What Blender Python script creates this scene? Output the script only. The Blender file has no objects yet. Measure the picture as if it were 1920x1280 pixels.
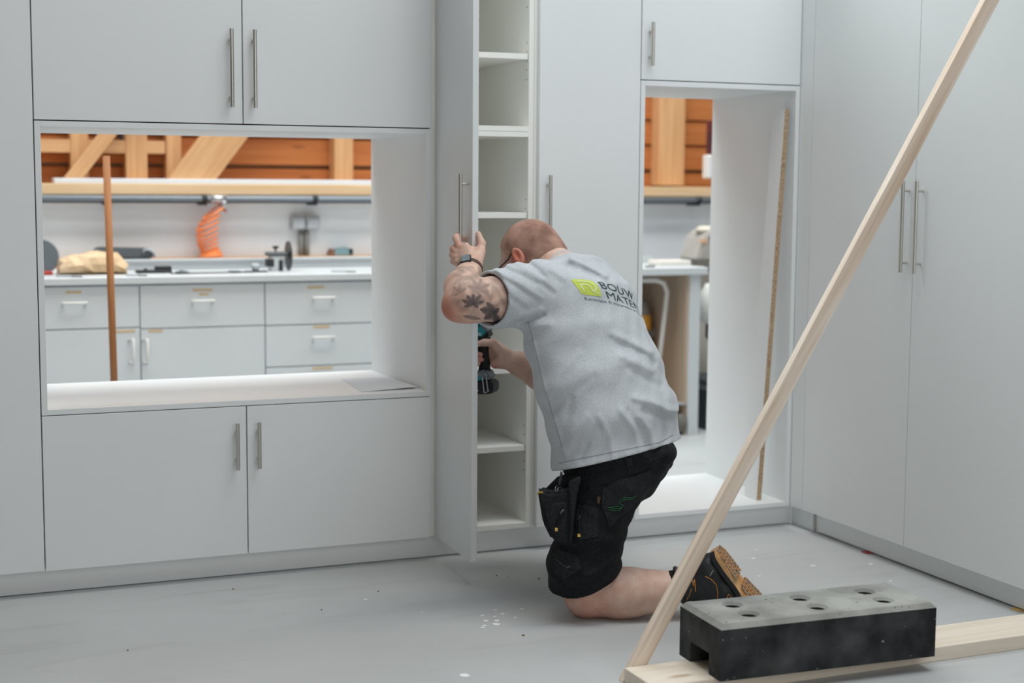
import bpy, bmesh, math, random
import numpy as np
from mathutils import Vector, Matrix
random.seed(7)
scn = bpy.context.scene
COL = scn.collection

# ------------------------------------------------------------------ camera
CAM = np.array([-0.38051863, -4.4917765, 1.21621776])
FPX = 2799.223
_p, _y, _r = math.radians(5.96840939), math.radians(22.50571448), math.radians(0.37372893)
_fw = np.array([math.sin(_y)*math.cos(_p), math.cos(_y)*math.cos(_p), -math.sin(_p)])
_r0 = np.array([math.cos(_y), -math.sin(_y), 0.0]); _u0 = np.cross(_r0, _fw)
RT = math.cos(_r)*_r0 + math.sin(_r)*_u0
UP = -math.sin(_r)*_r0 + math.cos(_r)*_u0
cd = bpy.data.cameras.new('camera'); cam = bpy.data.objects.new('camera', cd); COL.objects.link(cam)
cd.sensor_width = 36.0; cd.lens = FPX/1920*36.0; cd.clip_start = 0.05
cam.matrix_world = Matrix(((RT[0], UP[0], -_fw[0], CAM[0]), (RT[1], UP[1], -_fw[1], CAM[1]), (RT[2], UP[2], -_fw[2], CAM[2]), (0, 0, 0, 1)))
cd.dof.use_dof = True; cd.dof.focus_distance = 4.2; cd.dof.aperture_fstop = 2.1
scn.camera = cam

# ------------------------------------------------------------------ light
scn.view_settings.view_transform = 'Standard'; scn.view_settings.look = 'None'
scn.view_settings.gamma = 1.0; scn.view_settings.exposure = 0.0
w = bpy.data.worlds.new('world'); scn.world = w; w.use_nodes = True
w.node_tree.nodes['Background'].inputs[0].default_value = (1.0, 0.97, 0.9, 1)
w.node_tree.nodes['Background'].inputs[1].default_value = 0.07
def area(name, loc, target, sx, sy, power, col):
    d = bpy.data.lights.new(name, 'AREA'); d.shape = 'RECTANGLE'; d.size = sx; d.size_y = sy
    d.energy = power; d.color = col
    o = bpy.data.objects.new(name, d); COL.objects.link(o); o.location = loc
    o.rotation_euler = (Vector(target)-Vector(loc)).to_track_quat('-Z', 'Y').to_euler()
    return o
scn.cycles.max_bounces = 14; scn.cycles.diffuse_bounces = 9
scn.cycles.max_bounces = 14; scn.cycles.diffuse_bounces = 9
scn.cycles.max_bounces = 14; scn.cycles.diffuse_bounces = 9
scn.cycles.max_bounces = 14; scn.cycles.diffuse_bounces = 9
scn.cycles.max_bounces = 14; scn.cycles.diffuse_bounces = 9
scn.cycles.max_bounces = 14; scn.cycles.diffuse_bounces = 9
area('skylight', (2.05, -2.0, 4.0), (1.9, -0.1, 0.9), 2.2, 2.0, 44, (0.82, 0.92, 1.0))
area('ridge_skylight', (1.75, -1.2, 6.5), (1.75, -1.2, 0.0), 3.5, 1.2, 122, (1.0, 0.965, 0.89))
area('front_fill', (1.3, -6.8, 2.5), (1.5, 0, 0.7), 4.6, 2.8, 74, (1.0, 0.985, 0.95))  # added fill behind the camera, brightens fronts and cupboard insides
area('rear_fill', (1.6, 1.05, 3.9), (1.6, 2.2, 0.6), 6.5, 1.2, 104, (0.96, 0.985, 1.0))  # added fill, placed to brighten the bench fronts and rear wall
area('rear_top_fill', (1.6, 2.2, 5.5), (1.6, 2.0, 0.4), 7.0, 3.0, 255, (0.88, 0.99, 1.0))  # second added fill, high over the back room

# ------------------------------------------------------------------ materials
def lin(c):
    c = c/255.0
    return c/12.92 if c <= 0.04045 else ((c+0.055)/1.055)**2.4
def rgb(r, g, b): return (lin(r), lin(g), lin(b), 1.0)
def new_mat(name, col, rough=0.5, metal=0.0, spec=0.4):
    m = bpy.data.materials.new(name); m.use_nodes = True
    b = m.node_tree.nodes['Principled BSDF']
    b.inputs['Base Color'].default_value = col
    b.inputs['Roughness'].default_value = rough; b.inputs['Metallic'].default_value = metal
    b.inputs['Specular IOR Level'].default_value = spec
    return m
def nd(m, t, **kw):
    n = m.node_tree.nodes.new(t)
    for k, v in kw.items(): setattr(n, k, v)
    return n
def lk(m, a, b): m.node_tree.links.new(a, b)
def mottled(name, c1, c2, scale=6, rough=0.5, metal=0, spec=0.4, detail=6, stretch=(1, 1, 1), lo=0.35, hi=0.65, bump=0.0, c3=None, sp_scale=60, sp_lo=0.68, sp_hi=0.74):
    m = new_mat(name, c1, rough, metal, spec); b = m.node_tree.nodes['Principled BSDF']
    tc = nd(m, 'ShaderNodeTexCoord'); mp = nd(m, 'ShaderNodeMapping'); mp.inputs['Scale'].default_value = stretch
    lk(m, tc.outputs['Object'], mp.inputs[0])
    n = nd(m, 'ShaderNodeTexNoise'); n.inputs['Scale'].default_value = scale; n.inputs['Detail'].default_value = detail
    lk(m, mp.outputs[0], n.inputs['Vector'])
    r = nd(m, 'ShaderNodeValToRGB'); e = r.color_ramp.elements
    e[0].position = lo; e[0].color = c1; e[1].position = hi; e[1].color = c2
    lk(m, n.outputs[0], r.inputs[0]); out = r.outputs[0]
    if c3 is not None:
        n2 = nd(m, 'ShaderNodeTexNoise'); n2.inputs['Scale'].default_value = sp_scale; n2.inputs['Detail'].default_value = 2
        lk(m, mp.outputs[0], n2.inputs['Vector'])
        r2 = nd(m, 'ShaderNodeValToRGB'); e = r2.color_ramp.elements
        e[0].position = sp_lo; e[0].color = (0, 0, 0, 1); e[1].position = sp_hi; e[1].color = (1, 1, 1, 1)
        lk(m, n2.outputs[0], r2.inputs[0])
        mx = nd(m, 'ShaderNodeMixRGB'); mx.inputs[2].default_value = c3
        lk(m, r2.outputs[0], mx.inputs[0]); lk(m, out, mx.inputs[1]); out = mx.outputs[0]
    lk(m, out, b.inputs['Base Color'])
    if bump:
        bp = nd(m, 'ShaderNodeBump'); bp.inputs['Strength'].default_value = bump; bp.inputs['Distance'].default_value = 0.004
        lk(m, n.outputs[0], bp.inputs['Height']); lk(m, bp.outputs[0], b.inputs['Normal'])
    return m
def wood(name, c1, c2, axis, knots=True, c3=None, rough=0.6, sc=1.0):
    """grain runs along the object's own axis"""
    st = [26*sc, 26*sc, 26*sc]; st[axis] = 1.1*sc
    m = new_mat(name, c1, rough, 0, 0.25); b = m.node_tree.nodes['Principled BSDF']
    tc = nd(m, 'ShaderNodeTexCoord'); mp = nd(m, 'ShaderNodeMapping'); mp.inputs['Scale'].default_value = st
    lk(m, tc.outputs['Object'], mp.inputs[0])
    n = nd(m, 'ShaderNodeTexNoise'); n.inputs['Scale'].default_value = 1.6; n.inputs['Detail'].default_value = 5; n.inputs['Distortion'].default_value = 0.6
    lk(m, mp.outputs[0], n.inputs['Vector'])
    r = nd(m, 'ShaderNodeValToRGB'); e = r.color_ramp.elements
    e[0].position = 0.3; e[0].color = c1; e[1].position = 0.7; e[1].color = c2
    lk(m, n.outputs[0], r.inputs[0]); out = r.outputs[0]
    if knots:
        s2 = [9*sc]*3; s2[axis] = 2.6*sc
        mp2 = nd(m, 'ShaderNodeMapping'); mp2.inputs['Scale'].default_value = s2; lk(m, tc.outputs['Object'], mp2.inputs[0])
        v = nd(m, 'ShaderNodeTexVoronoi'); v.inputs['Scale'].default_value = 1.0; lk(m, mp2.outputs[0], v.inputs['Vector'])
        r2 = nd(m, 'ShaderNodeValToRGB'); e = r2.color_ramp.elements
        e[0].position = 0.05; e[0].color = (1, 1, 1, 1); e[1].position = 0.12; e[1].color = (0, 0, 0, 1)
        lk(m, v.outputs['Distance'], r2.inputs[0])
        mx = nd(m, 'ShaderNodeMixRGB'); mx.inputs[2].default_value = c3 or tuple(x*0.45 for x in c1[:3])+(1,)
        ml = nd(m, 'ShaderNodeMath', operation='MULTIPLY'); ml.inputs[1].default_value = 0.6
        lk(m, r2.outputs[0], ml.inputs[0]); lk(m, ml.outputs[0], mx.inputs[0]); lk(m, out, mx.inputs[1]); out = mx.outputs[0]
    lk(m, out, b.inputs['Base Color'])
    return m
WHITE = mottled('white_melamine', rgb(236, 239, 240), rgb(233, 236, 237), 1.6, 0.42, 0, 0.35)
WHITE_BOUNCE = new_mat('white_melamine_bounce', rgb(245, 245, 241), 0.5, 0, 0.3)  # same white, lightened and warmed to paint bounced light into the cupboards
EDGE = new_mat('white_edge_band', rgb(224, 227, 230), 0.45)
STEEL = mottled('brushed_steel', rgb(214, 212, 206), rgb(188, 186, 180), 30, 0.36, 0.9, 0.5, stretch=(1, 1, 0.02))
DARKHOLE = new_mat('dark_hole', rgb(92, 90, 84), 0.8)
PINE_X = wood('pine_along_x', rgb(240, 230, 216), rgb(228, 214, 196), 0, c3=rgb(168, 128, 92))
PINE_Z = wood('pine_along_z', rgb(250, 238, 224), rgb(212, 186, 162), 2, c3=rgb(150, 104, 70))
TIMBER_X = wood('timber_beam', rgb(214, 172, 128), rgb(198, 150, 106), 0, c3=rgb(150, 90, 50))
BEAM = wood('pale_timber_beam', rgb(228, 200, 164), rgb(216, 182, 140), 0, c3=rgb(170, 118, 76))
TIMBER_Z = wood('timber_post', rgb(214, 170, 126), rgb(196, 148, 102), 2, c3=rgb(150, 90, 50))
CLAD = wood('cladding_board', rgb(188, 120, 68), rgb(168, 98, 52), 0, c3=rgb(120, 62, 30))
CHIP = mottled('chipboard_edge', rgb(206, 182, 152), rgb(158, 126, 94), 220, 0.8, 0, 0.2, 2, c3=rgb(96, 70, 46), sp_scale=300)
BROWNWOOD = new_mat('brown_board', rgb(128, 100, 78), 0.7)

# ------------------------------------------------------------------ mesh helpers
def link(name, me, mat, parent=None, smooth=False):
    o = bpy.data.objects.new(name, me); COL.objects.link(o)
    if mat is not None:
        for m in (mat if isinstance(mat, (list, tuple)) else [mat]): me.materials.append(m)
    if parent is not None: o.parent = parent
    if smooth:
        for p in me.polygons: p.use_smooth = True
    return o
def obj(name, bm, mat, parent=None, smooth=False, angle=None):
    me = bpy.data.meshes.new(name); bmesh.ops.recalc_face_normals(bm, faces=bm.faces[:]); bm.to_mesh(me); bm.free()
    o = link(name, me, mat, parent, smooth)
    if angle is not None:
        for p in me.polygons: p.use_smooth = True
        me.set_sharp_from_angle(angle=math.radians(angle))
    return o
def tag(o, label=None, cat=None, group=None, kind=None):
    if label: o['label'] = label
    if cat: o['category'] = cat
    if group: o['group'] = group
    if kind: o['kind'] = kind
    return o
def thing(name, loc, label, cat, group=None, rot=(0, 0, 0)):
    o = bpy.data.objects.new(name, None); COL.objects.link(o); o.location = loc; o.rotation_euler = rot
    o.empty_display_size = 0.05
    return tag(o, label, cat, group)
def B(): return bmesh.new()
def box(bm, x0, x1, y0, y1, z0, z1, bev=0.0, mi=0):
    vs = [bm.verts.new((x, y, z)) for z in (z0, z1) for y in (y0, y1) for x in (x0, x1)]
    q = [(0, 2, 3, 1), (4, 5, 7, 6), (0, 1, 5, 4), (2, 6, 7, 3), (0, 4, 6, 2), (1, 3, 7, 5)]
    fs = [bm.faces.new([vs[i] for i in f]) for f in q]
    for f in fs: f.material_index = mi
    if bev:
        es = list({e for f in fs for e in f.edges})
        bmesh.ops.bevel(bm, geom=es, offset=bev, segments=1, affect='EDGES')
    return bm
def frame_of(d, ref=None):
    d = Vector(d).normalized()
    a = Vector(ref) if ref is not None else (Vector((0, 0, 1)) if abs(d.z) < 0.9 else Vector((1, 0, 0)))
    x = (a - d*a.dot(d)).normalized(); return x, d.cross(x), d
def tube(bm, pts, r, n=12, closed=False, caps=True, sq=1.0, mi=0):
    pts = [Vector(p) for p in pts]; N = len(pts); rings = []
    px = None
    for i, p in enumerate(pts):
        if closed: d = pts[(i+1) % N]-pts[i-1]
        else: d = pts[min(i+1, N-1)]-pts[max(i-1, 0)]
        x, y, _ = frame_of(d, px); px = x
        rr = r[i] if isinstance(r, (list, tuple)) else r
        rings.append([bm.verts.new(p + x*rr*math.cos(2*math.pi*k/n) + y*rr*sq*math.sin(2*math.pi*k/n)) for k in range(n)])
    M = N if closed else N-1
    for i in range(M):
        a, b = rings[i], rings[(i+1) % N]
        for k in range(n):
            f = bm.faces.new((a[k], a[(k+1) % n], b[(k+1) % n], b[k])); f.material_index = mi; f.smooth = True
    if caps and not closed:
        for rg in (rings[0][::-1], rings[-1]):
            f = bm.faces.new(rg); f.material_index = mi
    return bm
def cyl(bm, a, b, r, n=16, r2=None, mi=0): return tube(bm, [a, b], [r, r if r2 is None else r2], n, mi=mi)
def lathe(bm, prof, n=24, c=(0, 0, 0), mi=0):
    rings = []
    for r, z in prof:
        rings.append([bm.verts.new((c[0]+r*math.cos(2*math.pi*k/n), c[1]+r*math.sin(2*math.pi*k/n), c[2]+z)) for k in range(n)])
    for a, b in zip(rings, rings[1:]):
        for k in range(n):
            f = bm.faces.new((a[k], a[(k+1) % n], b[(k+1) % n], b[k])); f.smooth = True; f.material_index = mi
    bm.faces.new(rings[0][::-1]).material_index = mi; bm.faces.new(rings[-1]).material_index = mi
    return bm
def extrude_poly(bm, pts, vec, bev=0, mi=0):
    a = [bm.verts.new(p) for p in pts]; b = [bm.verts.new(Vector(p)+Vector(vec)) for p in pts]; n = len(pts)
    fs = [bm.faces.new(a), bm.faces.new(b[::-1])]+[bm.faces.new((a[i], b[i], b[(i+1) % n], a[(i+1) % n])) for i in range(n)]
    for f in fs: f.material_index = mi
    if bev:
        bmesh.ops.recalc_face_normals(bm, faces=fs)
        bmesh.ops.bevel(bm, geom=list({e for f in fs for e in f.edges}), offset=bev, segments=2, affect='EDGES')
    return bm

# ------------------------------------------------------------------ setting: floor
def floor_mat():
    m = new_mat('concrete_floor', rgb(172, 176, 178), 0.5, 0, 0.3); b = m.node_tree.nodes['Principled BSDF']
    tc = nd(m, 'ShaderNodeTexCoord')
    def noise(s, det, lo, hi, c1, c2, dist=0.0, st=None):
        n = nd(m, 'ShaderNodeTexNoise'); n.inputs['Scale'].default_value = s; n.inputs['Detail'].default_value = det; n.inputs['Distortion'].default_value = dist
        if st:
            mp = nd(m, 'ShaderNodeMapping'); mp.inputs['Scale'].default_value = st; mp.inputs['Rotation'].default_value = (0, 0, 0.9); lk(m, tc.outputs['Object'], mp.inputs[0]); lk(m, mp.outputs[0], n.inputs['Vector'])
        else: lk(m, tc.outputs['Object'], n.inputs['Vector'])
        r = nd(m, 'ShaderNodeValToRGB'); e = r.color_ramp.elements
        e[0].position = lo; e[0].color = c1; e[1].position = hi; e[1].color = c2
        lk(m, n.outputs[0], r.inputs[0]); return r.outputs[0], n
    big, n0 = noise(1.3, 6, 0.25, 0.78, rgb(184, 187, 188), rgb(200, 203, 204), 0.4)
    scuff, n1 = noise(3.2, 9, 0.56, 0.78, (1, 1, 1, 1), (0.88, 0.875, 0.86, 1), 0.9, (0.6, 3.5, 1))
    speck, n2 = noise(95, 2, 0.74, 0.78, (1, 1, 1, 1), (0.74, 0.73, 0.7, 1))
    m1 = nd(m, 'ShaderNodeMixRGB', blend_type='MULTIPLY'); m1.inputs[0].default_value = 1
    m2 = nd(m, 'ShaderNodeMixRGB', blend_type='MULTIPLY'); m2.inputs[0].default_value = 1
    lk(m, big, m1.inputs[1]); lk(m, scuff, m1.inputs[2]); lk(m, m1.outputs[0], m2.inputs[1]); lk(m, speck, m2.inputs[2])
    lk(m, m2.outputs[0], b.inputs['Base Color'])
    rr = nd(m, 'ShaderNodeMapRange'); rr.inputs['To Min'].default_value = 0.38; rr.inputs['To Max'].default_value = 0.62
    lk(m, n0.outputs[0], rr.inputs[0]); lk(m, rr.outputs[0], b.inputs['Roughness'])
    return m
bm = B(); box(bm, -4.5, 6.5, -6.5, 2.95, -0.1, 0.0)
tag(obj('floor', bm, floor_mat()), kind='structure')

# ------------------------------------------------------------------ setting: rear wall (white below, timber above)
PLASTER = mottled('white_wall_paint', rgb(238, 243, 248), rgb(232, 238, 244), 2.0, 0.7, 0, 0.2)
bm = B(); box(bm, -2.5, 6.3, 2.65, 2.80, 0, 1.16)
tag(obj('wall_back', bm, PLASTER), kind='structure')
ROOT = tag(bpy.data.objects.new('wall_upper', None), kind='structure'); COL.objects.link(ROOT); ROOT.location = (0, 2.8, 1.16)
def wpart(name, bm, m, loc=(0, 0, 0), rot=(0, 0, 0)):
    o = obj(name, bm, m, ROOT); o.location = loc; o.rotation_euler = rot; return o
bm = B(); box(bm, -2.5, 6.3, 0.075, 0.11, 0, 2.3); wpart('backing_panel', bm, BROWNWOOD)
bd = None
z = 0.0
while z < 2.2:                                     # cladding boards, lapped
    if bd is None:
        bm = B(); extrude_poly(bm, [(-2.5, 0.075, 0), (-2.5, 0.048, 0), (-2.5, 0.06, 0.128), (-2.5, 0.075, 0.133)], (8.8, 0, 0)); bd = wpart('board', bm, CLAD)
    else:
        o = bd.copy(); COL.objects.link(o); o.parent = ROOT; o.location = (random.uniform(-.1, .1), 0, z+0.014)
    z += 0.136
def post(x0, x1, y0=-0.05, y1=0.05, z0=0.06):
    bm = B(); w2 = (x1-x0)/2; box(bm, -w2, w2, y0, y1, z0, 2.3, 0.003); return wpart('post', bm, TIMBER_Z, ((x0+x1)/2, 0, 0))
for x0, x1 in ((0.395, 0.475), (0.645, 0.745), (0.835, 0.905), (1.66, 1.755), (2.4, 2.5), (3.478, 3.635), (4.3, 4.4)): post(x0, x1)
def brace(a, b, wd, dp, y):
    a = Vector((a[0], y, a[1]-1.16)); b = Vector((b[0], y, b[1]-1.16)); d = b-a; L = d.length; an = math.atan2(d.x, d.z)
    bm = B(); box(bm, -wd/2, wd/2, -dp/2, dp/2, -0.2, L, 0.003)
    g = bmesh.ops.bisect_plane(bm, geom=bm.verts[:]+bm.edges[:]+bm.faces[:], plane_co=(0, 0, 0), plane_no=(-math.sin(an), 0, math.cos(an)), clear_inner=True)
    bmesh.ops.holes_fill(bm, edges=bm.edges[:])
    return wpart('brace', bm, TIMBER_Z, a, (0, an, 0))
brace((0.378, 1.2135), (0.86, 1.83), 0.066, 0.05, -0.11)
brace((0.915, 1.2135), (1.52, 2.0), 0.176, 0.07, -0.15)
bm = B(); box(bm, -2.5, 0.83, -0.045, 0.045, -0.03, 0.03); wpart('rail', bm, TIMBER_X, (0, 0.0, 0.225))
for x0, x1 in ((0.53, 0.585), (0.64, 0.70)):        # two dark panes high between the posts
    bm = B(); box(bm, x0-0.01, x1+0.02, 0.03, 0.05, 0.262, 0.42); wpart('pane', bm, new_mat('dark_pane', rgb(62, 72, 84), 0.2))
bm = B(); box(bm, -2.5, 6.3, 2.55, 2.83, 1.162, 1.212, 0.003)
tag(obj('trim_1', bm, BEAM), kind='structure')

# shelf strip lying on the timber ledge
bm = B(); box(bm, 0.30, 2.6, 2.56, 2.66, 1.2125, 1.236, 0.002)
tag(obj('white_strip', bm, new_mat('white_strip', rgb(226, 229, 232), 0.4)), 'long white strip lying on the timber ledge of the rear wall', 'strip')
bm = B(); box(bm, 2.95, 4.6, 2.60, 2.62, 1.133, 1.16, 0.002)
tag(obj('pale_batten', bm, PINE_X), 'pale batten under the timber ledge seen through the tall right opening', 'batten')
# compressed-air pipe along the wall, with clips and coupling
PIPE = new_mat('grey_pipe', rgb(126, 134, 142), 0.35, 0.4)
CLIPM = new_mat('black_clip', rgb(40, 44, 50), 0.5)
t = thing('air_pipe', (0, 2.535, 1.1445), 'grey air pipe running along the white rear wall under the timber ledge', 'pipe')
bm = B(); cyl(bm, (-2.4, 0, 0), (6.2, 0, 0), 0.0135, 12); obj('pipe', bm, PIPE, t, True)
bm = B(); box(bm, -2.4, 6.2, 0.0145, 0.03, -0.020, -0.006); obj('backing_rail', bm, CLIPM, t)
for x in (0.53, 0.97, 1.50, 2.2, 3.605):
    bm = B(); cyl(bm, (x-0.012, 0, 0), (x+0.012, 0, 0), 0.019, 12); box(bm, x-0.012, x+0.012, 0, 0.112, -0.030, -0.010); obj('pipe_clip', bm, CLIPM, t)
bm = B(); cyl(bm, (1.00, 0, -0.002), (1.07, 0, -0.002), 0.021, 12); cyl(bm, (1.06, 0, 0), (1.06, -0.01, -0.045), 0.016, 12); obj('coupling', bm, new_mat('chrome_coupling', rgb(190, 192, 194), 0.3, 0.8), t, True)
# ------------------------------------------------------------------ rear workshop
ORANGE = new_mat('orange_hose', rgb(246, 140, 78), 0.35)
HP = []
path = [Vector((1.015, 2.52, 1.098)), Vector((0.982, 2.525, 1.03)), Vector((0.98, 2.53, 0.96)), Vector((0.992, 2.54, 0.90)), Vector((0.998, 2.54, 0.874))]
def along(t):
    s = t*(len(path)-1); i = min(int(s), len(path)-2); return path[i].lerp(path[i+1], s-i)
NC = 15
for k in range(NC*14+1):
    u = k/(NC*14); t = 1-(1-u)**1.7
    a = 2*math.pi*k/14; c = along(t); rr = 0.046+0.006*math.sin(9*u)
    tilt = 0.034*(1-u)**1.3+0.002
    HP.append(c+Vector((rr*math.cos(a), rr*math.sin(a), tilt*math.cos(a))))
HP = [Vector((1.06, 2.523, 1.096)), Vector((1.066, 2.515, 1.084))]+HP[2:]
bm = B(); tube(bm, HP, 0.0052, 6); 
tag(obj('coiled_air_hose', bm, ORANGE), 'orange coiled air hose hanging from the grey pipe on the rear wall', 'hose')
# socket boxes and conduit
GREYP = new_mat('grey_plastic', rgb(176, 182, 188), 0.5)
for i, x in enumerate((1.437, 1.508)):
    t = thing('socket_box', (x, 2.65, 1.03), ['left one of the two grey socket boxes on the white rear wall', 'right one of the two grey socket boxes on the white rear wall'][i], 'socket', 'socket boxes on the rear wall')
    bm = B(); box(bm, -0.034, 0.034, -0.05, 0, -0.034, 0.034, 0.006); obj('housing', bm, GREYP, t)
    bm = B(); box(bm, -0.029, 0.029, -0.056, -0.048, -0.029, 0.02, 0.003); obj('flap', bm, new_mat('grey_flap', rgb(188, 193, 198), 0.5), t)
for i, x in enumerate((1.455, 1.483)):
    bm = B(); cyl(bm, (x, 2.632, 0.86), (x, 2.632, 1.0), 0.013, 12)
    tag(obj('conduit', bm, new_mat('grey_conduit', rgb(142, 142, 140), 0.5), smooth=True), ['left grey conduit tube below the socket boxes', 'right grey conduit tube below the socket boxes'][i], 'conduit', 'conduits below the socket boxes')
bm = B(); box(bm, -1.5, 2.4, 2.585, 2.648, 0.826, 0.868, 0.002)
tag(obj('timber_ledge', bm, TIMBER_X), 'narrow timber strip along the wall behind the workbench', 'batten')

# bench cabinets
BW = new_mat('bench_white', rgb(208, 214, 218), 0.45)
BH = new_mat('bench_handle', rgb(226, 226, 222), 0.35)
TAN = new_mat('tan_label', rgb(205, 180, 140), 0.7)
def u_handle(parent, x, z, ln, vertical):
    bm = B(); h = ln/2
    P = [(-h+0.006, 0, -0.016), (-h, -0.026, -0.0), (-h+0.004, -0.031, 0), (h-0.004, -0.031, 0), (h, -0.026, 0), (h-0.006, 0, -0.016)]
    if vertical: P = [(q[2], q[1], q[0]) for q in P]
    tube(bm, P, 0.0055, 8); o = obj('handle', bm, BH, parent); o.location = (x, 0, z); return o
def front(parent, name, x0, x1, z0, z1, hx, hz, hl, vert, labels=()):
    bm = B(); box(bm, x0+0.0025, x1-0.0025, 0, 0.018, z0+0.0025, z1-0.0025, 0.001)
    o = obj(name, bm, BW, parent)
    u_handle(o, hx, hz, hl, vert)
    for lx, lz, lw in labels:
        bm = B(); box(bm, lx-lw/2, lx+lw/2, -0.0015, 0.001, lz-0.005, lz+0.005); obj('label_strip', bm, TAN, o)
    return o
def bench_unit(x0, x1, label, fronts):
    t = thing('bench_cabinet', (0, 1.88, 0), label, 'cabinet', 'white cabinets under the workbench')
    bm = B(); box(bm, x0, x1, 0.019, 0.55, 0.06, 0.794); box(bm, x0, x1, 0.07, 0.5, 0, 0.06); obj('body', bm, BW, t)
    for f in fronts: front(t, *f)
bench_unit(0.035, 0.567, 'white bench cabinet left of the orange hose, behind the broom handle', [
    ('drawer', 0.035, 0.567, 0.612, 0.79, 0.30, 0.723, 0.098, False, ((0.30, 0.766, 0.062),)), ('door', 0.035, 0.567, 0.06, 0.612, 0.534, 0.512, 0.104, True, ((0.50, 0.598, 0.09),))])
bench_unit(0.567, 1.099, 'white bench cabinet below the orange hose, one drawer over a door', [
    ('drawer', 0.567, 1.099, 0.605, 0.79, 0.828, 0.72, 0.094, False, ((0.83, 0.764, 0.085), (0.835, 0.746, 0.04))), ('door', 0.567, 1.099, 0.06, 0.605, 0.592, 0.51, 0.104, True, ((0.63, 0.596, 0.06),))])
bench_unit(1.099, 1.63, 'white bench cabinet with three wide drawers, below the socket boxes', [
    ('drawer', 1.099, 1.63, 0.603, 0.79, 1.356, 0.722, 0.098, False, ((1.325, 0.766, 0.075),)), ('drawer', 1.099, 1.63, 0.42, 0.603, 1.356, 0.548, 0.098, False, ((1.35, 0.592, 0.075),)), ('drawer', 1.099, 1.63, 0.24, 0.42, 1.356, 0.365, 0.098, False, ((1.354, 0.408, 0.09),)), ('drawer', 1.099, 1.63, 0.06, 0.24, 1.356, 0.19, 0.098, False)])
bm = B(); box(bm, -1.2, 2.2, 1.855, 2.60, 0.796, 0.826, 0.003)
tag(obj('bench_worktop', bm, mottled('worktop_white', rgb(206, 211, 214), rgb(198, 203, 206), 3, 0.4)), 'long white worktop over the bench cabinets seen through the wide opening', 'worktop')
# rail / fence on the worktop
ALU = new_mat('aluminium', rgb(206, 211, 215), 0.4, 0.35)
t = thing('saw_fence', (0, 2.36, 0.826), 'long pale aluminium fence rail standing along the back of the worktop', 'rail')
bm = B(); box(bm, 0.50, 2.0, 0, 0.04, 0, 0.046, 0.003); obj('rail', bm, ALU, t)
bm = B(); box(bm, 0.50, 2.0, -0.006, 0.0, 0.019, 0.025); obj('groove', bm, new_mat('groove_grey', rgb(168, 173, 177), 0.5), t)
bm = B(); box(bm, 0.50, 2.0, -0.012, 0.02, 0.04, 0.048, 0.001); obj('lip', bm, ALU, t)
BLACK = new_mat('black_plastic', rgb(42, 44, 46), 0.5)
DGREY = new_mat('dark_grey_plastic', rgb(92, 98, 102), 0.45)
# sliding stop, black
t = thing('clamp_stop', (0.665, 2.12, 0.826), 'low black clamp stop lying on the worktop right of the broom handle', 'clamp')
bm = B(); box(bm, -0.075, 0.075, -0.03, 0.03, 0, 0.013, 0.002); obj('base', bm, BLACK, t)
bm = B(); box(bm, 0.005, 0.075, -0.02, 0.02, 0.013, 0.03, 0.003); obj('clamp_head', bm, BLACK, t)
bm = B(); cyl(bm, (-0.035, 0, 0.013), (-0.035, 0, 0.02), 0.008); obj('knob', bm, BLACK, t)
t = thing('mitre_bar', (0.92, 2.02, 0.826), 'thin dark guide bar lying on the worktop below the orange hose', 'bar')
bm = B(); box(bm, -0.20, 0.16, -0.008, 0.008, 0, 0.006); obj('bar', bm, DGREY, t)
bm = B(); lathe(bm, [(0.03, 0), (0.03, 0.006), (0.012, 0.009), (0.012, 0.012)], 16, (-0.15, 0, 0.004)); obj('pivot_disc', bm, DGREY, t)
bm = B(); lathe(bm, [(0.028, 0), (0.028, 0.005)], 16, (0.08, 0.01, 0.004)); obj('end_disc', bm, DGREY, t)
t = thing('round_knob', (1.10, 2.06, 0.826), 'grey ball knob on a dark base on the worktop', 'knob')
bm = B(); box(bm, -0.045, 0.05, -0.02, 0.02, 0, 0.006); obj('base', bm, BLACK, t)
bm = B(); lathe(bm, [(0.014, 0.006), (0.015, 0.014), (0.021, 0.02), (0.02, 0.033), (0.01, 0.04)], 16); obj('ball', bm, GREYP, t, True)
# upright disc tool (mitre saw head)
t = thing('saw_attachment', (1.23, 2.13, 0.826), 'dark saw attachment with a thin upright disc on the worktop', 'tool')
bm = B(); box(bm, -0.065, -0.035, -0.03, 0.03, 0.02, 0.055, 0.003); box(bm, -0.012, 0.004, -0.03, 0.03, 0.0, 0.05, 0.002); obj('feet', bm, BLACK, t)
bm = B(); box(bm, -0.066, 0.03, -0.025, 0.03, 0.068, 0.086, 0.004); obj('arm', bm, DGREY, t)
bm = B(); box(bm, -0.05, 0.01, -0.02, 0.03, 0.0, 0.068, 0.003); obj('bracket', bm, ALU, t)
bm = B(); cyl(bm, (-0.022, 0, 0.086), (-0.022, 0, 0.10), 0.004); lathe(bm, [(0.006, 0.098), (0.016, 0.108), (0.014, 0.112)], 12, (-0.022, 0, 0)); obj('wing_knob', bm, BLACK, t)
bm = B(); cyl(bm, (0.034, 0, 0.068), (0.04, 0, 0.068), 0.066, 32); cyl(bm, (0.03, 0, 0.068), (0.05, 0, 0.068), 0.018, 16); obj('disc', bm, new_mat('dark_disc', rgb(64, 70, 72), 0.35, 0.4), t)
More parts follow.
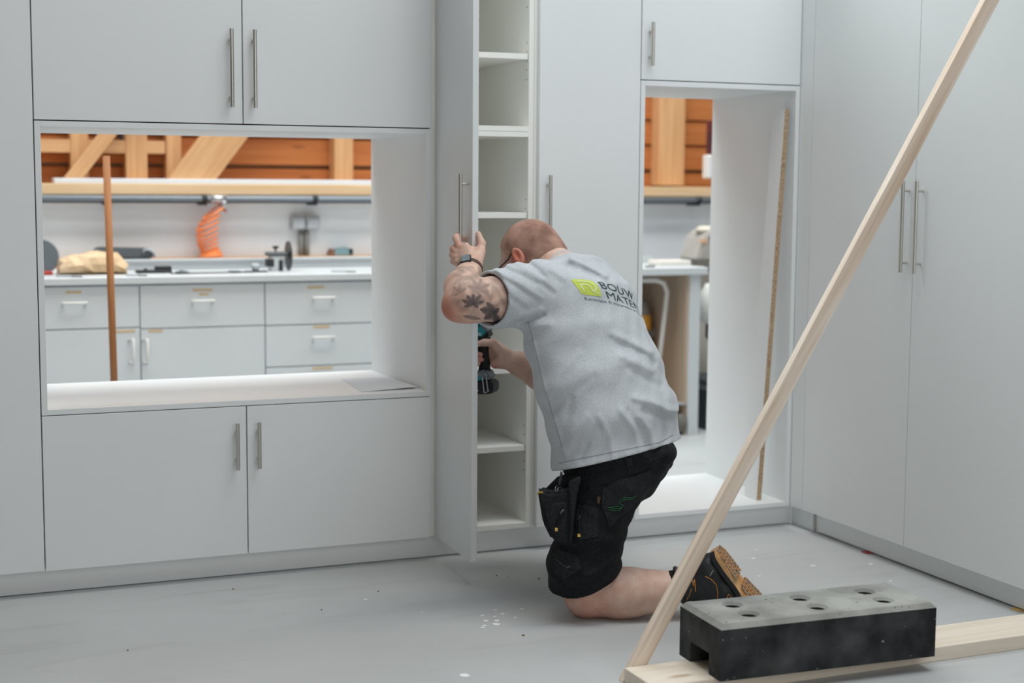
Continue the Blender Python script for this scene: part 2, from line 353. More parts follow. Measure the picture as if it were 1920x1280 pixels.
# left: saw blade disc, paper bag, grey case
t = thing('saw_disc', (0.195, 2.12, 0.90), 'round grey saw blade standing at the left end of the worktop', 'blade')
bm = B(); 
N = 48; pts = []
for k in range(N*2): 
    a = math.pi*k/N; rr = 0.078 if k % 2 else 0.071; pts.append((rr*math.cos(a), 0, rr*math.sin(a)))
extrude_poly(bm, pts, (0, 0.004, 0)); obj('blade', bm, new_mat('blade_steel', rgb(112, 122, 130), 0.4, 0.5), t)
bm = B(); cyl(bm, (0, -0.006, 0), (0, 0.012, 0), 0.016, 16); obj('flange', bm, DGREY, t)
bm = B(); box(bm, 0.005, 0.045, -0.03, 0.03, -0.074, -0.058, 0.003); obj('red_foot', bm, new_mat('red_plastic', rgb(176, 54, 46), 0.5), t, False)['label'] = 'red plastic foot'
KRAFT = mottled('kraft_paper', rgb(220, 194, 162), rgb(206, 176, 140), 9, 0.7, 0, 0.2, bump=0.12)
bm = B()
NX, NA = 8, 10; rings = []
for i in range(NX+1):
    u = i/NX; x = -0.135+0.27*u
    hgt = 0.070*(0.62+0.55*math.sin(math.pi*(0.12+0.62*u)))*(1.0 if i < NX else 0.62); wd = 0.075
    rg = []
    for k in range(NA):
        a = math.pi*2*k/NA
        jit = 1+0.10*math.sin(i*2.3+k*1.7)+0.07*math.sin(i*5.1-k*2.9)
        y = wd*math.cos(a)*jit; zz = max(0.0, hgt*0.55+hgt*0.62*math.sin(a)*jit)
        rg.append(bm.verts.new((x+0.012*math.sin(k*2.1), y, zz)))
    rings.append(rg)
for a, b in zip(rings, rings[1:]):
    for k in range(NA): bm.faces.new((a[k], a[(k+1) % NA], b[(k+1) % NA], b[k]))
bm.faces.new(rings[0][::-1]); bm.faces.new(rings[-1])
o = obj('paper_bag', bm, KRAFT); o.location = (0.405, 2.12, 0.826); tag(o, 'crumpled brown paper bag lying on the worktop beside the saw blade', 'bag')
t = thing('grey_tool_case', (0.60, 2.50, 0.87), 'grey tool case with a rounded grip on the ledge behind the paper bag', 'case')
bm = B(); extrude_poly(bm, [(-0.13, -0.05, 0), (0.10, -0.05, 0), (0.125, -0.05, 0.02), (0.10, -0.05, 0.052), (-0.12, -0.05, 0.058), (-0.14, -0.05, 0.045)], (0, 0.10, 0), 0.004); obj('shell', bm, DGREY, t)
bm = B(); box(bm, -0.10, 0.10, -0.055, -0.045, 0.0, 0.012, 0.002); obj('lower_lip', bm, BLACK, t)
bm = B(); tube(bm, [(0.07, -0.055, 0.03), (0.075, -0.06, 0.046), (0.10, -0.06, 0.046), (0.118, -0.06, 0.03), (0.12, -0.055, 0.012)], 0.006, 8); obj('grip', bm, GREYP, t)
t.location.z = 0.868
t = thing('hand_sander', (1.65, 2.615, 0.868), 'small teal and brown power tool on the timber ledge at the right', 'tool')
bm = B(); extrude_poly(bm, [(-0.06, -0.025, 0), (0.06, -0.025, 0), (0.035, -0.025, 0.04), (-0.03, -0.025, 0.034)], (0, 0.05, 0), 0.004); obj('body', bm, new_mat('muted_teal', rgb(128, 160, 166), 0.5), t)
bm = B(); extrude_poly(bm, [(-0.066, -0.027, 0), (-0.035, -0.027, 0), (-0.035, -0.027, 0.03), (-0.055, -0.027, 0.034)], (0, 0.054, 0), 0.003); obj('nose', bm, new_mat('rust_brown', rgb(140, 96, 76), 0.6), t)
bm = B(); box(bm, 0.035, 0.055, -0.028, 0.028, 0.006, 0.034, 0.003); obj('end_cap', bm, BLACK, t)
for i, (x, y, s) in enumerate(((0.285, 1.93, 1), (0.56, 1.93, 0.8), (1.47, 1.96, 1.0))):
    bm = B(); box(bm, -0.05*s, 0.02*s, -0.012, 0.012, 0, 0.008, 0.002); extrude_poly(bm, [(0.02*s, -0.014, 0), (0.06*s, -0.006, 0), (0.06*s, 0.006, 0), (0.02*s, 0.014, 0)], (0, 0, 0.005), mi=1)
    o = obj('scraper', bm, [GREYP, DGREY]); o.location = (x, y, 0.826); o.rotation_euler = (0, 0, -0.5)
    tag(o, ['small grey scraper on the worktop in front of the paper bag', 'small grey scraper on the worktop just right of the broom handle', 'small grey scraper on the worktop below the socket boxes'][i], 'tool', 'scrapers on the worktop')
# broom handle
bm = B(); cyl(bm, (0.385, 1.30, 0.0), (0.368, 1.30, 1.316), 0.0135, 16)
tag(obj('broom_handle', bm, wood('handle_wood', rgb(176, 122, 80), rgb(150, 98, 60), 2, False), smooth=True), 'brown wooden broom handle standing upright behind the wide opening', 'pole')

# right-hand bench seen through the tall opening
t = thing('open_bench', (0, 1.88, 0), 'white open workbench with an end panel, seen through the tall opening', 'bench')
bm = B(); box(bm, 2.25, 3.285, -0.02, 0.72, 0.79, 0.826, 0.003); obj('top', bm, BW, t)
bm = B(); box(bm, 3.20, 3.255, 0, 0.68, 0, 0.79, 0.002); obj('end_panel', bm, BW, t)
bm = B(); box(bm, 2.25, 3.20, 0.66, 0.68, 0, 0.79); obj('back_panel', bm, new_mat('brown_back', rgb(120, 98, 80), 0.7), t)
bm = B(); box(bm, 3.185, 3.20, 0.02, 0.66, 0.0, 0.79); obj('inner_lining', bm, new_mat('raw_board', rgb(186, 166, 146), 0.7), t)
bm = B(); box(bm, 2.25, 2.29, 0, 0.68, 0, 0.79, 0.002); obj('end_panel', bm, BW, t)
bm = B(); tube(bm, [(2.55, 1.98, 0.30), (2.62, 1.98, 0.70), (2.645, 1.98, 0.745), (2.69, 1.98, 0.76), (3.06, 1.98, 0.76), (3.105, 1.98, 0.745), (3.125, 1.98, 0.70), (3.12, 1.98, 0.66), (3.045, 1.98, 0.0)], 0.0125, 12)
tag(obj('folded_trestle', bm, new_mat('pale_tube', rgb(216, 214, 210), 0.35, 0.2), smooth=True), 'bent pale metal tube frame stored under the open workbench', 'frame')
bm = B(); box(bm, 2.60, 3.05, 2.48, 2.51, 0, 0.62); o = obj('leaning_board', bm, new_mat('brown_panel', rgb(134, 104, 78), 0.7)); tag(o, 'brown board stored upright under the open workbench', 'board')
t = thing('yellow_canister', (3.085, 2.22, 0), 'yellow canister with a grey cap under the open workbench', 'canister')
YEL = new_mat('yellow_plastic', rgb(236, 172, 66), 0.4)
bm = B(); lathe(bm, [(0.075, 0), (0.082, 0.03), (0.08, 0.30), (0.07, 0.56), (0.055, 0.585)], 20); obj('body', bm, YEL, t, True)
bm = B(); lathe(bm, [(0.062, 0.56), (0.064, 0.60), (0.05, 0.635), (0.02, 0.642)], 20); obj('cap', bm, new_mat('cap_grey', rgb(140, 140, 136), 0.5), t, True)
bm = B(); lathe(bm, [(0.082, 0.455), (0.084, 0.46), (0.084, 0.49), (0.08, 0.495)], 20); box(bm, 0.06, 0.098, -0.02, 0.02, 0.455, 0.50, 0.004); obj('clip_band', bm, new_mat('band_grey', rgb(128, 126, 122), 0.5), t)
t = thing('castor', (3.165, 1.93, 0), 'grey castor wheel on the floor beside the bench end panel', 'wheel')
bm = B(); cyl(bm, (-0.02, 0, 0.055), (0.02, 0, 0.055), 0.055, 24); obj('tyre', bm, new_mat('castor_grey', rgb(112, 110, 106), 0.6), t, False, 40)
bm = B(); cyl(bm, (-0.024, 0, 0.055), (0.024, 0, 0.055), 0.022, 16); obj('hub', bm, new_mat('castor_hub', rgb(160, 158, 152), 0.4), t)
bm = B(); box(bm, -0.03, -0.024, -0.03, 0.03, 0.05, 0.15); box(bm, 0.024, 0.03, -0.03, 0.03, 0.05, 0.15); box(bm, -0.03, 0.03, -0.035, 0.035, 0.15, 0.158); obj('fork', bm, GREYP, t)
# things on top of the right bench
bm = B(); box(bm, 3.19, 3.25, 2.60, 2.645, 0.862, 0.885, 0.002); tag(obj('orange_block', bm, new_mat('orange_wood', rgb(222, 164, 92), 0.6)), 'small orange wooden block on the wall behind the open workbench', 'block')
bm = B(); box(bm, 2.7, 3.22, 2.30, 2.33, 0.826, 0.856, 0.002); tag(obj('grey_bar', bm, new_mat('bar_grey', rgb(190, 197, 196), 0.5)), 'grey bar lying at the back of the open workbench', 'bar')
bm = B(); box(bm, 3.10, 3.28, 2.02, 2.14, 0.826, 0.852, 0.004); tag(obj('pale_box', bm, new_mat('pale_card', rgb(228, 224, 216), 0.6)), 'flat pale box at the right end of the open workbench', 'box')
bm = B(); box(bm, 2.98, 3.03, 1.93, 1.95, 0.826, 0.834, 0.002); tag(obj('small_clip', bm, DGREY), 'tiny dark clip on the front of the open workbench', 'clip')
t = thing('grey_machine', (3.47, 2.25, 0), 'grey workshop machine beyond the right end of the open workbench', 'machine')
GM = mottled('machine_grey', rgb(184, 180, 174), rgb(170, 166, 160), 8, 0.5)
bm = B(); extrude_poly(bm, [(-0.075, -0.08, 0.84), (0.12, -0.08, 0.84), (0.12, -0.08, 0.98), (0.02, -0.08, 1.0), (-0.03, -0.08, 0.965)], (0, 0.2, 0), 0.01); obj('housing', bm, GM, t)
bm = B(); lathe(bm, [(0.055, 0.0), (0.05, 0.02), (0.03, 0.03)], 20, (0.02, 0, 0.985)); obj('top_cap', bm, new_mat('cream_cap', rgb(214, 208, 194), 0.5), t, True)
bm = B(); cyl(bm, (0.01, -0.08, 0.955), (0.01, -0.105, 0.955), 0.016, 14); obj('knob', bm, BLACK, t)
bm = B(); box(bm, -0.06, -0.02, -0.086, -0.078, 0.93, 0.95, 0.002); obj('orange_plate', bm, new_mat('plate_orange', rgb(220, 176, 142), 0.5), t)
bm = B(); box(bm, -0.02, 0.12, 0.02, 0.16, 0.0, 0.84, 0.006); obj('pedestal', bm, new_mat('pedestal_beige', rgb(196, 190, 180), 0.6), t)
bm = B(); cyl(bm, (-0.02, -0.075, 0.80), (0.03, -0.075, 0.80), 0.016, 12); obj('lever', bm, BLACK, t)
bm = B(); 
for i in range(9):
    u = i/8; rr = 0.075*(0.55+0.6*math.sin(math.pi*(0.18+0.72*u)))
    pass
lathe(bm, [(0.03, 0.0), (0.066, 0.02), (0.074, 0.07), (0.066, 0.14), (0.04, 0.18), (0.03, 0.20)], 20)
bmesh.ops.translate(bm, vec=(-0.05, -0.19, 0.53), verts=bm.verts[:]); obj('dust_bag', bm, new_mat('white_cloth', rgb(222, 222, 218), 0.8), t, True)
bm = B(); tube(bm, [(3.42, 2.08, 0.53), (3.40, 2.05, 0.47), (3.43, 2.04, 0.42), (3.47, 2.06, 0.44)], 0.016, 10); bmesh.ops.translate(bm, vec=(-3.47, -2.25, 0), verts=bm.verts[:]); obj('suction_hose', bm, new_mat('hose_black', rgb(52, 48, 50), 0.6), t, True)
t = thing('dark_crate', (3.42, 2.06, 0), 'dark plastic crate on the floor behind the bench end panel', 'crate')
bm = B(); box(bm, -0.06, 0.14, -0.08, 0.17, 0, 0.20, 0.004); obj('tub', bm, new_mat('crate_dark', rgb(62, 66, 70), 0.6), t)
bm = B(); box(bm, -0.066, 0.146, -0.086, 0.176, 0.222, 0.256, 0.004); obj('lid', bm, new_mat('lid_dark', rgb(74, 80, 84), 0.6), t)
bm = B(); box(bm, -0.058, 0.138, -0.078, 0.168, 0.20, 0.222); obj('rim', bm, new_mat('rim_grey', rgb(140, 146, 146), 0.6), t)
t = thing('wall_dispenser', (3.715, 2.60, 1.26), 'white dispenser with a dark red panel above, on the timber wall', 'dispenser')
bm = B(); box(bm, -0.055, 0.06, -0.06, 0.0, 0.0, 0.125, 0.006); obj('housing', bm, new_mat('disp_white', rgb(224, 226, 226), 0.4), t)
bm = B(); box(bm, -0.035, 0.06, -0.02, 0.0, 0.13, 0.31, 0.003); obj('red_panel', bm, mottled('dark_red_panel', rgb(104, 46, 44), rgb(56, 40, 46), 5, 0.5), t)

# ------------------------------------------------------------------ fitted cupboards, long wall
def bar_handle(parent, base, axis_n, length, z0, name='handle', off=0.025, r=0.0063, inset=0.030):
    """straight steel bar on two posts: base = (x, y) on the face, axis_n = outward normal"""
    bm = B(); nx, ny = axis_n; x, y = base
    cyl(bm, (x+nx*off, y+ny*off, z0), (x+nx*off, y+ny*off, z0+length), r, 14)
    for z in (z0+inset, z0+length-inset): cyl(bm, (x, y, z), (x+nx*off, y+ny*off, z), r*0.72, 10)
    return obj(name, bm, STEEL, parent, False, 40)
def carcass(parent, x0, x1, z0, z1, y0=0.0215, y1=0.59):
    th = 0.018; bm = B()
    box(bm, x0, x0+th, y0, y1, z0, z1); box(bm, x1-th, x1, y0, y1, z0, z1)
    box(bm, x0+th, x1-th, y0, y1, z0, z0+th); box(bm, x0+th, x1-th, y0, y1, z1-th, z1)
    box(bm, x0+th, x1-th, y1-0.008, y1, z0+th, z1-th)
    return obj('carcass', bm, WHITE_BOUNCE, parent)
def door(parent, x0, x1, z0, z1, g=0.0018, gl=None, gr=None):
    bm = B(); box(bm, x0+(g if gl is None else gl), x1-(g if gr is None else gr), 0, 0.019, z0+g, z1-g, 0.0008); return obj('door', bm, WHITE, parent)
ZT = 2.42
t = thing('tall_cupboard', (0, 0, 0), 'plain white tall cupboard at the far left end of the long wall', 'cupboard')
carcass(t, -0.604, -0.003, 0.078, ZT); door(t, -0.604, 0.0, 0.078, ZT)
t = thing('wall_cupboard', (0, 0, 0), 'white two-door cupboard above the wide opening, long steel bar handles', 'cupboard')
carcass(t, 0.001, 1.199, 1.396, ZT)
d = door(t, 0, 0.6025, 1.3928, ZT); bar_handle(d, (0.5655, 0), (0, -1), 0.230, 1.442)
d = door(t, 0.6025, 1.2, 1.3928, ZT); bar_handle(d, (0.635, 0), (0, -1), 0.230, 1.442)
t = thing('serving_hatch', (0, 0, 0), 'white open-through hatch frame between the upper and lower two-door cupboards', 'hatch')
for nm, a in (('left_board', (0.0015, 0.0185, 0.541, 1.391)), ('right_board', (1.1835, 1.1985, 0.541, 1.391)), ('top_board', (0.0187, 1.1833, 1.3745, 1.391)), ('bottom_board', (0.0187, 1.1833, 0.541, 0.557))):
    bm = B(); box(bm, a[0], a[1], 0.0, 0.59, a[2], a[3], 0.0006); obj(nm, bm, WHITE, t)
t = thing('base_cupboard', (0, 0, 0), 'white two-door base cupboard below the wide opening, short steel bar handles', 'cupboard')
carcass(t, 0.001, 1.199, 0.078, 0.5375)
d = door(t, 0, 0.602, 0.0765, 0.540); bar_handle(d, (0.5685, 0), (0, -1), 0.143, 0.347)
d = door(t, 0.602, 1.2, 0.0765, 0.540); bar_handle(d, (0.6355, 0), (0, -1), 0.143, 0.347)
# open tall cupboard with its door standing open
t = thing('open_tall_cupboard', (0, 0, 0), 'white tall cupboard with its door swung open and empty shelves', 'cupboard')
bm = B(); box(bm, 1.203, 1.221, 0.0215, 0.59, 0.078, ZT, 0.0005); obj('side_panel', bm, WHITE_BOUNCE, t)
bm = B(); box(bm, 1.543, 1.561, 0.0215, 0.59, 0.078, ZT, 0.0005); obj('side_panel', bm, WHITE_BOUNCE, t)
bm = B(); box(bm, 1.221, 1.543, 0.582, 0.59, 0.078, ZT); obj('back_panel', bm, WHITE_BOUNCE, t)
bm = B(); box(bm, 1.221, 1.543, 0.0215, 0.582, 0.078, 0.0955, 0.0005); obj('bottom_panel', bm, WHITE_BOUNCE, t)
for z0, z1 in ((1.373, 1.3895), (1.3905, 1.407)):
    bm = B(); box(bm, 1.221, 1.543, 0.0215, 0.582, z0, z1, 0.0005); obj('fixed_shelf', bm, WHITE_BOUNCE, t)
for z in (1.889, 1.6225, 1.1095, 0.5995, 0.338):
    bm = B(); box(bm, 1.2225, 1.5405, 0.0275, 0.575, z, z+0.018, 0.0005); s = obj('shelf', bm, WHITE_BOUNCE, t)
bm = B()
for z in [1.855, 1.823, 1.791, 1.677, 1.648, 1.618, 1.59, 1.559, 1.17, 1.14, 1.10, 0.66, 0.63, 0.59, 0.56, 0.42, 0.39, 0.33, 0.30, 0.27]:
    for y in (0.04, 0.47):
        cyl(bm, (1.5435, y, z), (1.5425, y, z), 0.0026, 8)
tag(obj('shelf_pin_holes', bm, DARKHOLE, t), kind='stuff')
dr = obj('door', box(B(), 0.0, 0.366, -0.019, 0.0, 0.0785, ZT, 0.0008), WHITE, t)
bar_handle(dr, (0.330, -0.019), (0, -1), 0.29, 0.96)
dr.location = (1.2365, 0.016, 0); dr.rotation_euler = (0, 0, math.radians(-91.8))
for z in (0.25, 0.75, 1.25, 1.75, 2.25):             # cup hinges
    bm = B(); box(bm, 1.2215, 1.236, 0.024, 0.08, z-0.02, z+0.02, 0.002); obj('hinge', bm, STEEL, t)
t = thing('closed_tall_cupboard', (0, 0, 0), 'white closed tall cupboard right of the open one, steel handle on its left edge', 'cupboard')
carcass(t, 1.562, 1.938, 0.078, ZT); d = door(t, 1.571, 1.9395, 0.078, ZT)
bar_handle(d, (1.603, 0), (0, -1), 0.29, 0.96)
t = thing('top_cupboard', (0, 0, 0), 'white single-door cupboard above the tall opening, short steel handle', 'cupboard')
carcass(t, 1.941, 2.563, 1.571, ZT); d = door(t, 1.9395, 2.5645, 1.5685, ZT); bar_handle(d, (1.970, 0), (0, -1), 0.143, 1.614)
t = thing('passage_frame', (0, 0, 0), 'tall white open-through frame beside the corner, reaching down to the plinth', 'frame')
for nm, a in (('left_board', (1.9405, 1.957, 0.078, 1.567)), ('right_board', (2.547, 2.5635, 0.078, 1.567)), ('top_board', (1.9572, 2.5468, 1.5495, 1.567)), ('bottom_board', (1.9572, 2.5468, 0.078, 0.0935))):
    bm = B(); box(bm, a[0], a[1], 0.0, 0.575, a[2], a[3], 0.0006); obj(nm, bm, WHITE, t)
bm = B(); box(bm, -0.604, 2.605, 0.05, 0.066, 0.003, 0.0765, 0.0005)
tag(obj('plinth', bm, WHITE), 'long recessed white plinth board under the long cupboard wall', 'plinth')

# chipboard-edged strip leaning inside the passage frame
bm = B(); extrude_poly(bm, [(0, 0, 0), (0, 0.085, 0), (0.05, 0.075, 1.392), (0.05, 0, 1.392)], (0.019, 0, 0))
bm.faces.ensure_lookup_table()
o = obj('leaning_strip', bm, [WHITE, CHIP]); 
for p in o.data.polygons:
    if p.normal.y < -0.8: p.material_index = 1
for v in o.data.vertices: v.co.y -= 0.045*v.co.z/1.392
o.location = (2.4625, 0.058, 0.094)
o.rotation_euler = (0, 0, 0)
tag(o, 'white chipboard offcut with a raw brown edge leaning in the tall opening', 'offcut')
bm = B(); extrude_poly(bm, [(1.011, 0.378, 0.5572), (1.172, 0.37, 0.5572), (1.178, 0.07, 0.5572), (0.984, 0.053, 0.5572)], (0, 0, 0.0012))
for v in bm.verts:
    if v.co.x > 1.175: v.co.z += 0.006
tag(obj('paper_sheet', bm, new_mat('paper', rgb(218, 221, 226), 0.8)), 'sheet of white paper lying on the hatch sill at its right end', 'paper')

# ------------------------------------------------------------------ side wing of cupboards
WX = 2.5655
def wdoor(parent, y0, y1, name='door', g=0.0015):
    bm = B(); box(bm, WX, WX+0.019, y0+g, y1-g, 0.079, ZT, 0.0008); return obj(name, bm, WHITE, parent)
t = thing('wing_cupboard', (0, 0, 0), 'white two-door tall cupboard on the right side wing, paired steel handles', 'cupboard')
bm = B(); box(bm, WX+0.0215, 3.15, -1.24, -0.08, 0.079, ZT); obj('carcass', bm, WHITE_BOUNCE, t)
d = wdoor(t, -0.654, -0.078); bar_handle(d, (WX, -0.625), (-1, 0), 0.285, 0.952)
d = wdoor(t, -1.24, -0.654); bar_handle(d, (WX, -0.693), (-1, 0), 0.285, 0.952)
bm = B(); box(bm, WX, WX+0.019, -0.0765, 0.12, 0.079, ZT, 0.0006); tag(obj('corner_filler', bm, WHITE), 'narrow white filler strip in the corner beside the wing cupboard', 'filler')
bm = B(); box(bm, 2.605, 2.621, -0.092, 0.0495, 0.0015, 0.078, 0.0005); tag(obj('plinth_piece', bm, WHITE), 'short white plinth piece in the corner', 'plinth')
bm = B(); box(bm, 2.605, 2.621, -1.24, -0.121, 0.006, 0.0785, 0.0005); tag(obj('wing_plinth', bm, WHITE), 'white plinth board under the wing cupboard, raised off the floor on wedges', 'plinth')
bm = B(); box(bm, 2.626, 2.72, -0.125, -0.088, 0.0, 0.0785); tag(obj('support_block', bm, new_mat('dark_wood_block', rgb(112, 78, 52), 0.8)), 'brown wooden support block in the gap between the plinth pieces', 'block')
def wedge(name, loc, m, label, L=0.07, rot=0.0):
    bm = B(); extrude_poly(bm, [(-L*0.5, -0.017, 0), (L*0.5, -0.017, 0), (L*0.5, -0.017, 0.0058), (-L*0.5, -0.017, 0.0025)], (0, 0.034, 0)); o = obj(name, bm, m); o.location = loc; o.rotation_euler = (0, 0, rot); tag(o, label, 'wedge')
wedge('plastic_wedge', (2.622, -0.42, 0), new_mat('red_wedge', rgb(168, 66, 58), 0.5), 'red plastic wedge under the wing plinth')
wedge('wooden_wedge', (2.622, -1.148, 0), new_mat('tan_wedge', rgb(206, 172, 112), 0.7), 'tan wooden wedge under the wing plinth near the plank')

# ------------------------------------------------------------------ brace: plank, batten, ballast block
bm = B(); box(bm, 0, 1.5, -0.155, 0.0, 0.0, 0.038, 0.0015)
o = obj('plank', bm, PINE_X); o.location = (1.246, -1.3005, 0.0); o.rotation_euler = (0, 0, math.radians(0.55)); tag(o, 'pale pine plank lying flat on the floor under the ballast block', 'plank')
a = Vector((1.2425, 0)); 
ang = math.atan2(1.003, 1.6605)
bm = B(); box(bm, -0.0, 0.0393, 0.0, 0.023, -0.05, 2.55, 0.0008)
# cut the foot level with the floor
bmesh.ops.bisect_plane(bm, geom=bm.verts[:]+bm.edges[:]+bm.faces[:], plane_co=(0, 0, 0.001), plane_no=(-math.sin(ang), 0, math.cos(ang)), clear_inner=True)
bmesh.ops.holes_fill(bm, edges=bm.edges[:])
o = obj('batten', bm, PINE_Z); o.location = (1.2425, -1.2985, 0); o.rotation_euler = (0, ang, 0)
tag(o, 'long pale pine batten rising diagonally from the plank to the upper right', 'batten')
def screws(bm, pts):
    for p, n in pts: cyl(bm, Vector(p), Vector(p)+Vector(n)*0.0012, 0.003, 8)
# ballast block
BX = thing('ballast_block', (1.413, -1.479, 0.038), 'black and grey concrete ballast block with six holes, lying on the plank', 'block', rot=(0, 0, math.radians(-2.6)))
LX, LY, HB = 0.608, 0.220, 0.126
RUB = mottled('black_rubber', rgb(34, 36, 38), rgb(84, 86, 87), 9, 0.72, 0, 0.25, 12, lo=0.4, hi=0.78, c3=rgb(168, 168, 164), sp_scale=85, sp_lo=0.715, sp_hi=0.74, bump=0.2)
CONC = mottled('grey_concrete', rgb(140, 141, 137), rgb(172, 173, 168), 9, 0.85, 0, 0.15, 10, c3=rgb(96, 96, 92), sp_scale=75, sp_lo=0.69, sp_hi=0.74, bump=0.25)
bm = B()
prof = [(0, 0), (0.060, 0), (0.060, 0.052), (0.160, 0.052), (0.160, 0), (LY, 0), (LY, HB), (0, HB)]
a_ = [bm.verts.new((0, y, z)) for y, z in prof]; b_ = [bm.verts.new((LX, y, z)) for y, z in prof]; n_ = len(prof)
for i in range(n_): 
    if i != 6: bm.faces.new((a_[i], a_[(i+1) % n_], b_[(i+1) % n_], b_[i]))
def nface(v): 
    bm.faces.new((v[0], v[1], v[2], v[7])); bm.faces.new((v[7], v[2], v[3], v[6])); bm.faces.new((v[3], v[4], v[5], v[6]))
nface(a_); nface(b_)
es = [e for e in bm.edges if len(e.link_faces) == 2 and e.calc_face_angle(0) > 1.0 and abs(e.verts[0].co.z-HB) > 1e-4 or (abs(e.verts[0].co.z-e.verts[1].co.z) > 0.05)]
bmesh.ops.recalc_face_normals(bm, faces=bm.faces[:])
vert = [e for e in bm.edges if abs(e.verts[0].co.z-e.verts[1].co.z) > 0.1 and e.verts[0].co.y in (0.0, LY)]
obj('body', bm, RUB, BX)
bm = B(); ch = 0.011; zt = HB+0.012
lo = [bm.verts.new(p) for p in ((0, 0, HB), (LX, 0, HB), (LX, LY, HB), (0, LY, HB))]
hi = [bm.verts.new(p) for p in ((ch, ch, zt), (LX-ch, ch, zt), (LX-ch, LY-ch, zt), (ch, LY-ch, zt))]
for i in range(4): bm.faces.new((lo[i], lo[(i+1) % 4], hi[(i+1) % 4], hi[i]))
edges = [bm.edges.get((hi[i], hi[(i+1) % 4])) for i in range(4)]
NH = 28
for hx in (0.111, 0.304, 0.497):
    for hy in (0.068, 0.152):
        r0, r1, r2 = [[bm.verts.new((hx+r*math.cos(2*math.pi*k/NH), hy+r*math.sin(2*math.pi*k/NH), z)) for k in range(NH)] for r, z in ((0.0275, zt), (0.0205, zt-0.0075), (0.019, zt-0.075))]
        for q0, q1, mi in ((r0, r1, 0), (r1, r2, 1)):
            for k in range(NH):
                f = bm.faces.new((q0[k], q0[(k+1) % NH], q1[(k+1) % NH], q1[k])); f.material_index = mi
        bm.faces.new(r2).material_index = 1
        edges += [bm.edges.get((r0[k], r0[(k+1) % NH])) for k in range(NH)]
import mathutils.geometry as mgeo
bm.verts.index_update(); evs = list({v for e in edges for v in e.verts}); ix = {v: i for i, v in enumerate(evs)}
cdt = mgeo.delaunay_2d_cdt([Vector((v.co.x, v.co.y)) for v in evs], [(ix[e.verts[0]], ix[e.verts[1]]) for e in edges], [], 1, 1e-6)
for f in cdt[2]:
    c = sum((cdt[0][i] for i in f), Vector((0, 0)))/len(f)
    if min((c-Vector((hx, hy))).length for hx in (0.111, 0.304, 0.497) for hy in (0.068, 0.152)) > 0.0272: bm.faces.new([evs[cdt[3][i][0]] for i in f])
obj('cap', bm, [CONC, new_mat('hole_dark', rgb(46, 46, 44), 0.9)], BX)

# ------------------------------------------------------------------ small bits on the floor
bm = B(); random.seed(3)
for x, y, s in ((0.90, -1.107, .011), (1.135, -0.73, .009), (1.12, -0.69, .006), (1.15, -0.70, .006), (1.16, -0.66, .005), (1.10, -0.73, .006), (1.09, -0.745, .005), (1.185, -0.60, .004), (1.13, -0.64, .005), (1.19, -0.645, .006), (1.21, -0.69, .004), (0.87, -0.36, .005), (0.98, -0.55, .003), (2.2, -0.35, .006), (2.27, -0.25, .004), (2.33, -0.5, .007), (2.1, -0.55, .004), (2.45, -0.75, .005), (2.52, -0.55, .006), (1.26, -0.62, .005)):
    k = random.randint(5, 8); a0 = random.random()
    extrude_poly(bm, [(x+1.45*s*math.cos(a0+2*math.pi*i/k)*random.uniform(.6, 1.1), y+1.45*s*math.sin(a0+2*math.pi*i/k)*random.uniform(.6, 1.1), 0.0003) for i in range(k)], (0, 0, 0.0008))
tag(obj('white_flecks', bm, new_mat('white_fleck', rgb(244, 247, 250), 0.7)), 'scattered white flecks on the grey floor beside the kneeling person', 'flecks', kind='stuff')
bm = B()
for x, y, s in ((1.165, -0.855, .008), (0.53, -0.11, .006), (0.93, -0.29, .005), (0.15, -0.6, .004), (1.33, -0.25, .004), (1.36, -0.27, .004), (1.44, -0.33, .006), (0.72, -0.42, .004)):
    k = random.randint(4, 6); a0 = random.random()
    extrude_poly(bm, [(x+.7*s*math.cos(a0+2*math.pi*i/k)*random.uniform(.5, 1.2), y+.7*s*math.sin(a0+2*math.pi*i/k)*random.uniform(.4, .9), 0.0003) for i in range(k)], (0, 0, 0.002))
tag(obj('wood_chips', bm, new_mat('wood_chip', rgb(120, 100, 82), 0.8)), 'few brown wood chips scattered on the grey floor', 'chips', kind='stuff')
# ================================================================== person
KNEE = np.array([1.405, -0.751, 0.0])
RH = np.array([RT[0], RT[1], 0.0]); RH /= np.linalg.norm(RH); FH = np.array([-RH[1], RH[0], 0.0])
def to_local(P):
    d = np.asarray(P, float)-KNEE; return np.array([d@RH, d@FH, d[2]])
CAML = to_local(CAM)
def pdir(u, v):
    d = _fw+(u-960)/FPX*RT-(v-640)/FPX*UP; return np.array([d@RH, d@FH, d[2]])
def pt(u, v, b):
    """body-space point (right, away, up from the left knee) seen at photo point u, v and lying b metres beyond the knee"""
    d = pdir(u, v); return CAML+d*((b-CAML[1])/d[1])
